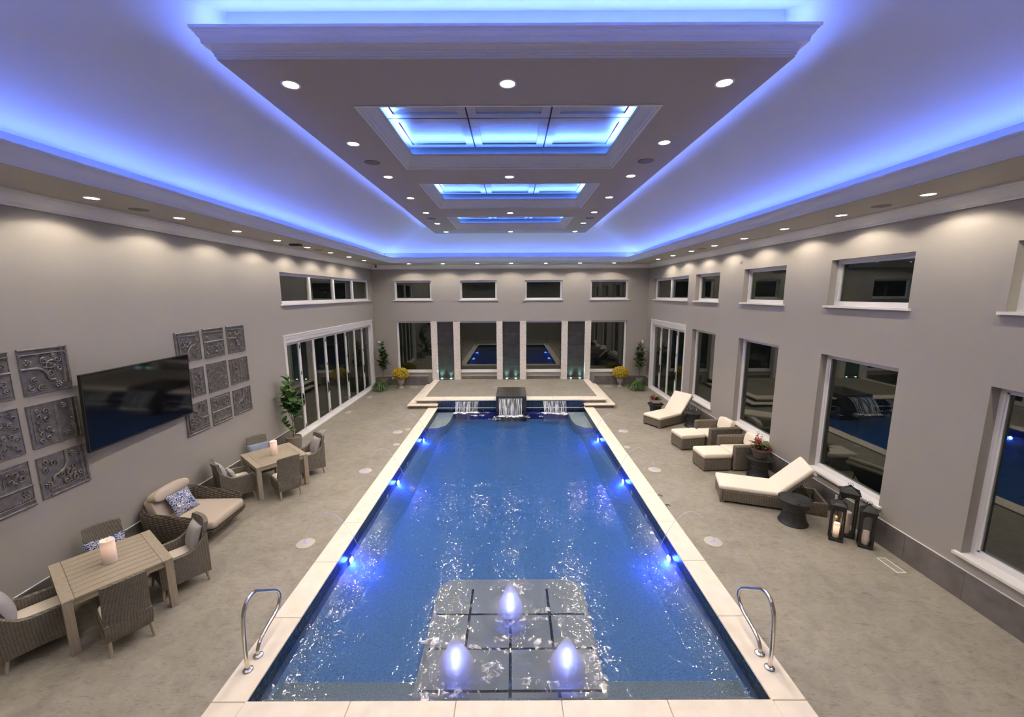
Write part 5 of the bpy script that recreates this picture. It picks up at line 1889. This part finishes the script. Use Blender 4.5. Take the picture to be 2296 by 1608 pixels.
# ------------------------------------------------------------------ plants
def leaf_src(name, L, W, m, fold=0.12, droop=0.10, shape=1.0):
    """one broad leaf, base at origin growing along +x"""
    c = MB()
    n = 7
    rows = []
    for i in range(n + 1):
        u = i / n
        wd = W / 2 * math.sin(PI * min(1, u ** (0.62 * shape) * 0.98 + 0.015)) ** 0.8
        z = fold * 0.4 * u - droop * u * u
        rows.append([(L * u, -wd, z + fold * wd), (L * u, 0, z), (L * u, wd, z + fold * wd)])
    c.loft(rows, cap=False, closed_ring=False)
    o = c.build(name, m, None, smooth=180)
    COL.objects.unlink(o)
    return o
LEAF = leaf_src('leaf', 0.235, 0.175, M['leaf'])
LEAF2 = leaf_src('leaf', 0.26, 0.13, M['leaf2'], shape=1.2)
def ribbed_pot(t, r0, r1, h, m, rib=0.012, z0=0.0):
    c = MB()
    n = 48
    rings = []
    for (r, z) in ((r0, 0.0), (r0 * 1.02, 0.01), (r1, h - 0.05), (r1, h)):
        rings.append([((r + (rib * 0.5 * (1 if k % 2 else -1) if 0 < z < h - 0.02 else 0)) * math.cos(2 * PI * k / n), (r + (rib * 0.5 * (1 if k % 2 else -1) if 0 < z < h - 0.02 else 0)) * math.sin(2 * PI * k / n), z0 + z) for k in range(n)])
    rings.append([((r1 - 0.025) * math.cos(2 * PI * k / n), (r1 - 0.025) * math.sin(2 * PI * k / n), z0 + h) for k in range(n)])
    rings.append([((r1 - 0.03) * math.cos(2 * PI * k / n), (r1 - 0.03) * math.sin(2 * PI * k / n), z0 + h - 0.04) for k in range(n)])
    c.loft(rings)
    return c.build('pot', m, t, smooth=50)
def fig_tree(loc, label, pot_r, pot_h, H_, src, clusters, seed, potm, lean=(0.0, 0.0), nm='fig_tree'):
    rnd = random.Random(seed)
    t = thing(nm, label, 'potted tree', loc)
    ribbed_pot(t, pot_r * 0.82, pot_r, pot_h, potm)
    c = MB(); c.lathe([(0.0005, pot_h - 0.02), (pot_r - 0.03, pot_h - 0.025)], 24, cap=False); c.build('soil', M['soil'], t)
    stems = [[(0, 0, pot_h - 0.05), (lean[0] * 0.3 + 0.01, lean[1] * 0.3, 0.75), (lean[0] * 0.7, lean[1] * 0.7, 1.35), (lean[0], lean[1], H_ - 0.12)]]
    c = MB(); c.tube(smooth_path(stems[0]), [0.020 - 0.010 * i / 18 for i in range(19)], 8); c.build('trunk', M['bark'], t, smooth=180)
    for (dx, dy, z0, z1, nl) in clusters:
        zb = max(pot_h, z0 - 0.22)
        f = (zb / H_)
        bs = Vector((lean[0] * f, lean[1] * f, zb))
        tip = Vector((dx, dy, z1))
        c = MB(); c.tube(smooth_path([bs, (bs + tip) / 2 + Vector((0, 0, -0.02)), tip], 4), 0.007, 6); br = c.build('branch', M['bark'], t, smooth=180)
        for i in range(nl):
            u = (i + 0.5) / nl
            p = bs.lerp(tip, 0.35 + 0.65 * u)
            a = i * 2.4 + rnd.uniform(-0.3, 0.3)
            pitch = rnd.uniform(-0.25, 0.75) + 0.45 * u
            m = Matrix.Translation(p) @ Matrix.Rotation(a, 4, 'Z') @ Matrix.Rotation(-pitch, 4, 'Y') @ Matrix.Rotation(rnd.uniform(-0.4, 0.4), 4, 'X') @ Matrix.Scale(rnd.uniform(0.8, 1.2), 4)
            w = Vector(loc) + m @ Vector((0.27, 0, 0))
            w2 = Vector(loc) + m @ Vector((0.15, 0, 0))
            q = Vector((1, 1, 1))
            if not (XL + 0.05 < w.x < XR - 0.05 and XL + 0.1 < w2.x < XR - 0.1): q.x = -1
            if not (w.y < YB - 0.05 and w2.y < YB - 0.1): q.y = -1
            if q.x < 0 or q.y < 0:
                d = (m @ Vector((1, 0, 0))) - p
                a2 = math.atan2(d.y * q.y, d.x * q.x)
                m = Matrix.Translation(p) @ Matrix.Rotation(a2, 4, 'Z') @ Matrix.Rotation(-pitch, 4, 'Y') @ Matrix.Scale(1.0, 4)
            link_copy(src, 'leaf', br, m=m)
    return t
fig_tree((-6.20, 11.10, 0), 'tall fiddle leaf fig in a ribbed pot at the left folding door', 0.205, 0.40, 2.20, LEAF,
         [(-0.02, 0, 1.45, 2.10, 15), (0.10, 0.06, 1.3, 1.78, 12), (-0.12, -0.04, 1.35, 1.80, 12), (0.24, -0.05, 1.0, 1.42, 12), (-0.14, -0.10, 1.10, 1.45, 12), (0.10, -0.18, 1.1, 1.5, 12), (-0.20, -0.14, 1.35, 1.60, 9), (-0.20, -0.08, 0.75, 0.85, 7), (0.22, 0.10, 1.05, 1.25, 8), (0.02, -0.12, 1.2, 1.65, 12)], 31, M['pot'], (0.0, 0.0))
for (x, w, sd) in ((-6.08, 'left', 41), (6.16, 'right', 52)):
    s = -1 if x < 0 else 1
    fig_tree((x, 18.98, 0), 'slender fig tree in the back %s corner behind the leafy plant' % w, 0.17, 0.42, 2.20, LEAF2,
             [(0.0, 0, 1.55, 2.10, 12), (s * -0.16, -0.05, 1.25, 1.60, 8), (0.16, -0.08, 1.2, 1.62, 8), (-0.24, -0.05, 1.0, 1.32, 8), (0.24, -0.1, 0.95, 1.25, 8), (0.06, -0.16, 1.1, 1.45, 8), (-0.1, -0.16, 0.95, 1.2, 7), (0.1, -0.1, 1.4, 1.8, 8), (-0.1, 0.0, 1.4, 1.8, 8)], sd, M['pot'])


def leafy_plant(loc, r, h, label, seed):
    rnd = random.Random(seed)
    t = thing('spider_plant', label, 'plant', loc, group='leafy plants at the back corners')
    c = MB(); c.lathe([(0.10, 0.0), (0.14, 0.12), (0.145, 0.13), (0.12, 0.13), (0.0005, 0.11)], 20); c.build('pot', M['darkpot'], t, smooth=50)
    f = MB()
    for i in range(170):
        a = rnd.uniform(0, 2 * PI)
        L = r * rnd.uniform(0.65, 1.1)
        top = h * rnd.uniform(0.55, 1.1)
        w = rnd.uniform(0.012, 0.022)
        rows = []
        for k in range(6):
            u = k / 5
            d = 0.02 + L * u
            z = 0.12 + (top - 0.10) * (4 * u * (1 - u) * 0.8 + 0.25 * u) - 0.10 * u * u
            z = max(z, 0.012)
            ww = w * (1 - u ** 2) + 0.002
            ca, sa = math.cos(a), math.sin(a)
            rows.append([(d * ca - ww * sa, d * sa + ww * ca, z), (d * ca, d * sa, z - 0.006), (d * ca + ww * sa, d * sa - ww * ca, z)])
        f.loft(rows, cap=False, closed_ring=False)
    tag(f.build('fronds', M['fern'], t, smooth=180), kind='stuff')
leafy_plant((-6.03, 18.30, 0), 0.40, 0.42, 'arching green leafy plant by the back left corner', 71)
leafy_plant((5.83, 18.22, 0), 0.42, 0.42, 'arching green leafy plant by the back right corner', 72)


def mum_urn(loc, label, seed):
    rnd = random.Random(seed)
    t = thing('flower_urn', label, 'flower urn', loc, group='urns of yellow chrysanthemums')
    c = MB()
    c.lathe([(0.14, 0.0), (0.14, 0.035), (0.11, 0.05), (0.06, 0.085), (0.05, 0.13), (0.065, 0.16), (0.12, 0.21), (0.155, 0.30), (0.16, 0.38), (0.175, 0.43), (0.195, 0.455), (0.195, 0.475), (0.165, 0.475), (0.15, 0.45)], 32)
    c.build('urn', M['urn'], t, smooth=40)
    c = MB(); c.superell((0, 0, 0.70), (0.34, 0.34, 0.25), 1, 1, 24, 14); c.build('foliage', M['fern'], t, smooth=180)
    b = MB()
    k = 0
    for i in range(330):
        z = 1 - 1.75 * (i + 0.5) / 330
        r = math.sqrt(max(0, 1 - z * z))
        a = i * 2.39996
        p = Vector((0.355 * r * math.cos(a), 0.355 * r * math.sin(a), 0.70 + 0.265 * z)) * 1.0
        p += Vector((rnd.uniform(-0.02, 0.02), rnd.uniform(-0.02, 0.02), rnd.uniform(-0.02, 0.02)))
        q = rnd.uniform(0.026, 0.042)
        b.superell(tuple(p), (q, q, q * 0.8), 1, 1, 6, 4)
    tag(b.build('blossoms', M['mum'], t, smooth=180), kind='stuff')
mum_urn((-5.215, 18.82, 0), 'stone urn of yellow chrysanthemums by the left back window', 81)
mum_urn((5.235, 18.90, 0), 'stone urn of yellow chrysanthemums by the right back window', 82)


def spikes(mb, rnd, n, r, z0, h, m=None, w=0.02):
    for i in range(n):
        a, d = rnd.uniform(0, 6.28), r * math.sqrt(rnd.uniform(0, 1))
        x, y = d * math.cos(a), d * math.sin(a)
        hh = h * rnd.uniform(0.6, 1.1) * (1 - 0.4 * d / r)
        for k in range(7):
            u = k / 6
            q = w * (1 - 0.7 * u) * rnd.uniform(0.7, 1.3)
            mb.superell((x * (1 + 0.2 * u) + rnd.uniform(-0.01, 0.01), y * (1 + 0.2 * u) + rnd.uniform(-0.01, 0.01), z0 + hh * (0.25 + 0.75 * u)), (q, q, q * 1.5), 1, 1, 6, 4)
def leaf_tuft(mb, rnd, n, r, z0, h, w=0.03):
    for i in range(n):
        a = rnd.uniform(0, 6.28)
        L = r * rnd.uniform(0.5, 1.15)
        top = h * rnd.uniform(0.3, 1.0)
        rows = []
        for k in range(4):
            u = k / 3
            d = 0.03 + L * u
            z = z0 + top * math.sin(PI * 0.6 * u) + 0.01
            ww = w * math.sin(PI * min(1, u * 0.9 + 0.1)) * rnd.uniform(0.7, 1.1) + 0.001
            ca, sa = math.cos(a), math.sin(a)
            rows.append([(d * ca - ww * sa, d * sa + ww * ca, z), (d * ca + ww * sa, d * sa - ww * ca, z)])
        mb.loft(rows, cap=False, closed_ring=False)
rnd = random.Random(91)
t = thing('potted_flowers', 'dark pot of pink plumes and green leaves on a drum table', 'potted plant', (6.03, 9.24, 0.488))
c = MB(); c.lathe([(0.13, 0.0), (0.135, 0.01), (0.185, 0.19), (0.20, 0.195), (0.20, 0.235), (0.18, 0.235), (0.17, 0.21), (0.0005, 0.20)], 28); c.build('pot', M['darkpot'], t, smooth=40)
c = MB(); leaf_tuft(c, rnd, 70, 0.24, 0.20, 0.20); tag(c.build('leaves', M['mixleaf'], t), kind='stuff')
c = MB(); c.xf = Matrix.Translation((-0.06, 0.02, 0)); spikes(c, rnd, 9, 0.07, 0.22, 0.50, w=0.026); c.xf = None; spikes(c, rnd, 8, 0.20, 0.20, 0.15, w=0.02); tag(c.build('plumes', M['pinkfl'], t, smooth=180), kind='stuff')
rnd = random.Random(92)
t = thing('bowl_planter', 'low grey bowl of pink and green succulents on a drum table', 'potted plant', (5.235, 14.13, 0.488))
c = MB(); c.lathe([(0.12, 0.0), (0.14, 0.01), (0.20, 0.07), (0.23, 0.15), (0.235, 0.165), (0.215, 0.165), (0.20, 0.14), (0.0005, 0.13)], 32); c.build('bowl', M['urn'], t, smooth=40)
c = MB(); leaf_tuft(c, rnd, 60, 0.23, 0.13, 0.17, 0.035); tag(c.build('leaves', M['mixleaf'], t), kind='stuff')
c = MB(); c.xf = Matrix.Translation((-0.08, 0.0, 0)); spikes(c, rnd, 12, 0.12, 0.13, 0.20, w=0.028); tag(c.build('plumes', M['pinkfl'], t, smooth=180), kind='stuff')

# ------------------------------------------------------------------ outlets and pool return fittings
def outlet(loc, nx, ny, label):
    t = thing('wall_outlet', label, 'outlet', loc, face(nx, ny))
    c = MB(); c.bbox(-0.036, 0.036, 0.0, 0.008, -0.055, 0.055, 0.003); c.build('plate', M['whiteplastic'], t)
    for z in (-0.022, 0.022):
        c = MB(); c.bbox(-0.016, 0.016, 0.008, 0.0095, z - 0.014, z + 0.014, 0.002); c.build('socket', M['frame'], t)
outlet((XR - 0.016, 7.53, 0.36), -1, 0, 'white outlet on the right baseboard behind the lanterns')
outlet((XR - 0.016, 13.71, 0.36), -1, 0, 'white outlet on the right baseboard behind the far drum table')
outlet((-5.765, YB - 0.016, 0.36), 0, -1, 'white outlet on the back baseboard left of the left urn')
def pool_return(x, y, s, label):
    t = thing('return_fitting', label, 'pool fitting', (x, y, -0.26), 0 if s > 0 else PI, group='pool return fittings')
    c = MB(); c.xf = Matrix.Rotation(PI / 2, 4, 'Y'); c.lathe([(0.055, 0.001), (0.055, 0.010), (0.040, 0.014), (0.022, 0.010)], 18); c.build('flange', M['whiteplastic'], t, smooth=50)
    c = MB(); c.xf = Matrix.Rotation(PI / 2, 4, 'Y'); c.lathe([(0.021, 0.011), (0.016, 0.018), (0.0005, 0.016)], 14); c.build('eyeball', M['jet_lid'], t, smooth=50)
pool_return(PXL + 0.001, 8.81, 1, 'white return fitting in the left pool wall, nearer one')
pool_return(PXL + 0.001, 10.65, 1, 'white return fitting in the left pool wall, farther one')
pool_return(PXR - 0.001, 7.90, -1, 'white return fitting in the right pool wall, nearer one')
pool_return(PXR - 0.001, 8.95, -1, 'white return fitting in the right pool wall, farther one')

# glowing lenses and candles are seen as they are; their light comes from the lamps built with them
for _mat in bpy.data.materials:
    if _mat.use_nodes:
        _mat.cycles.emission_sampling = 'NONE'
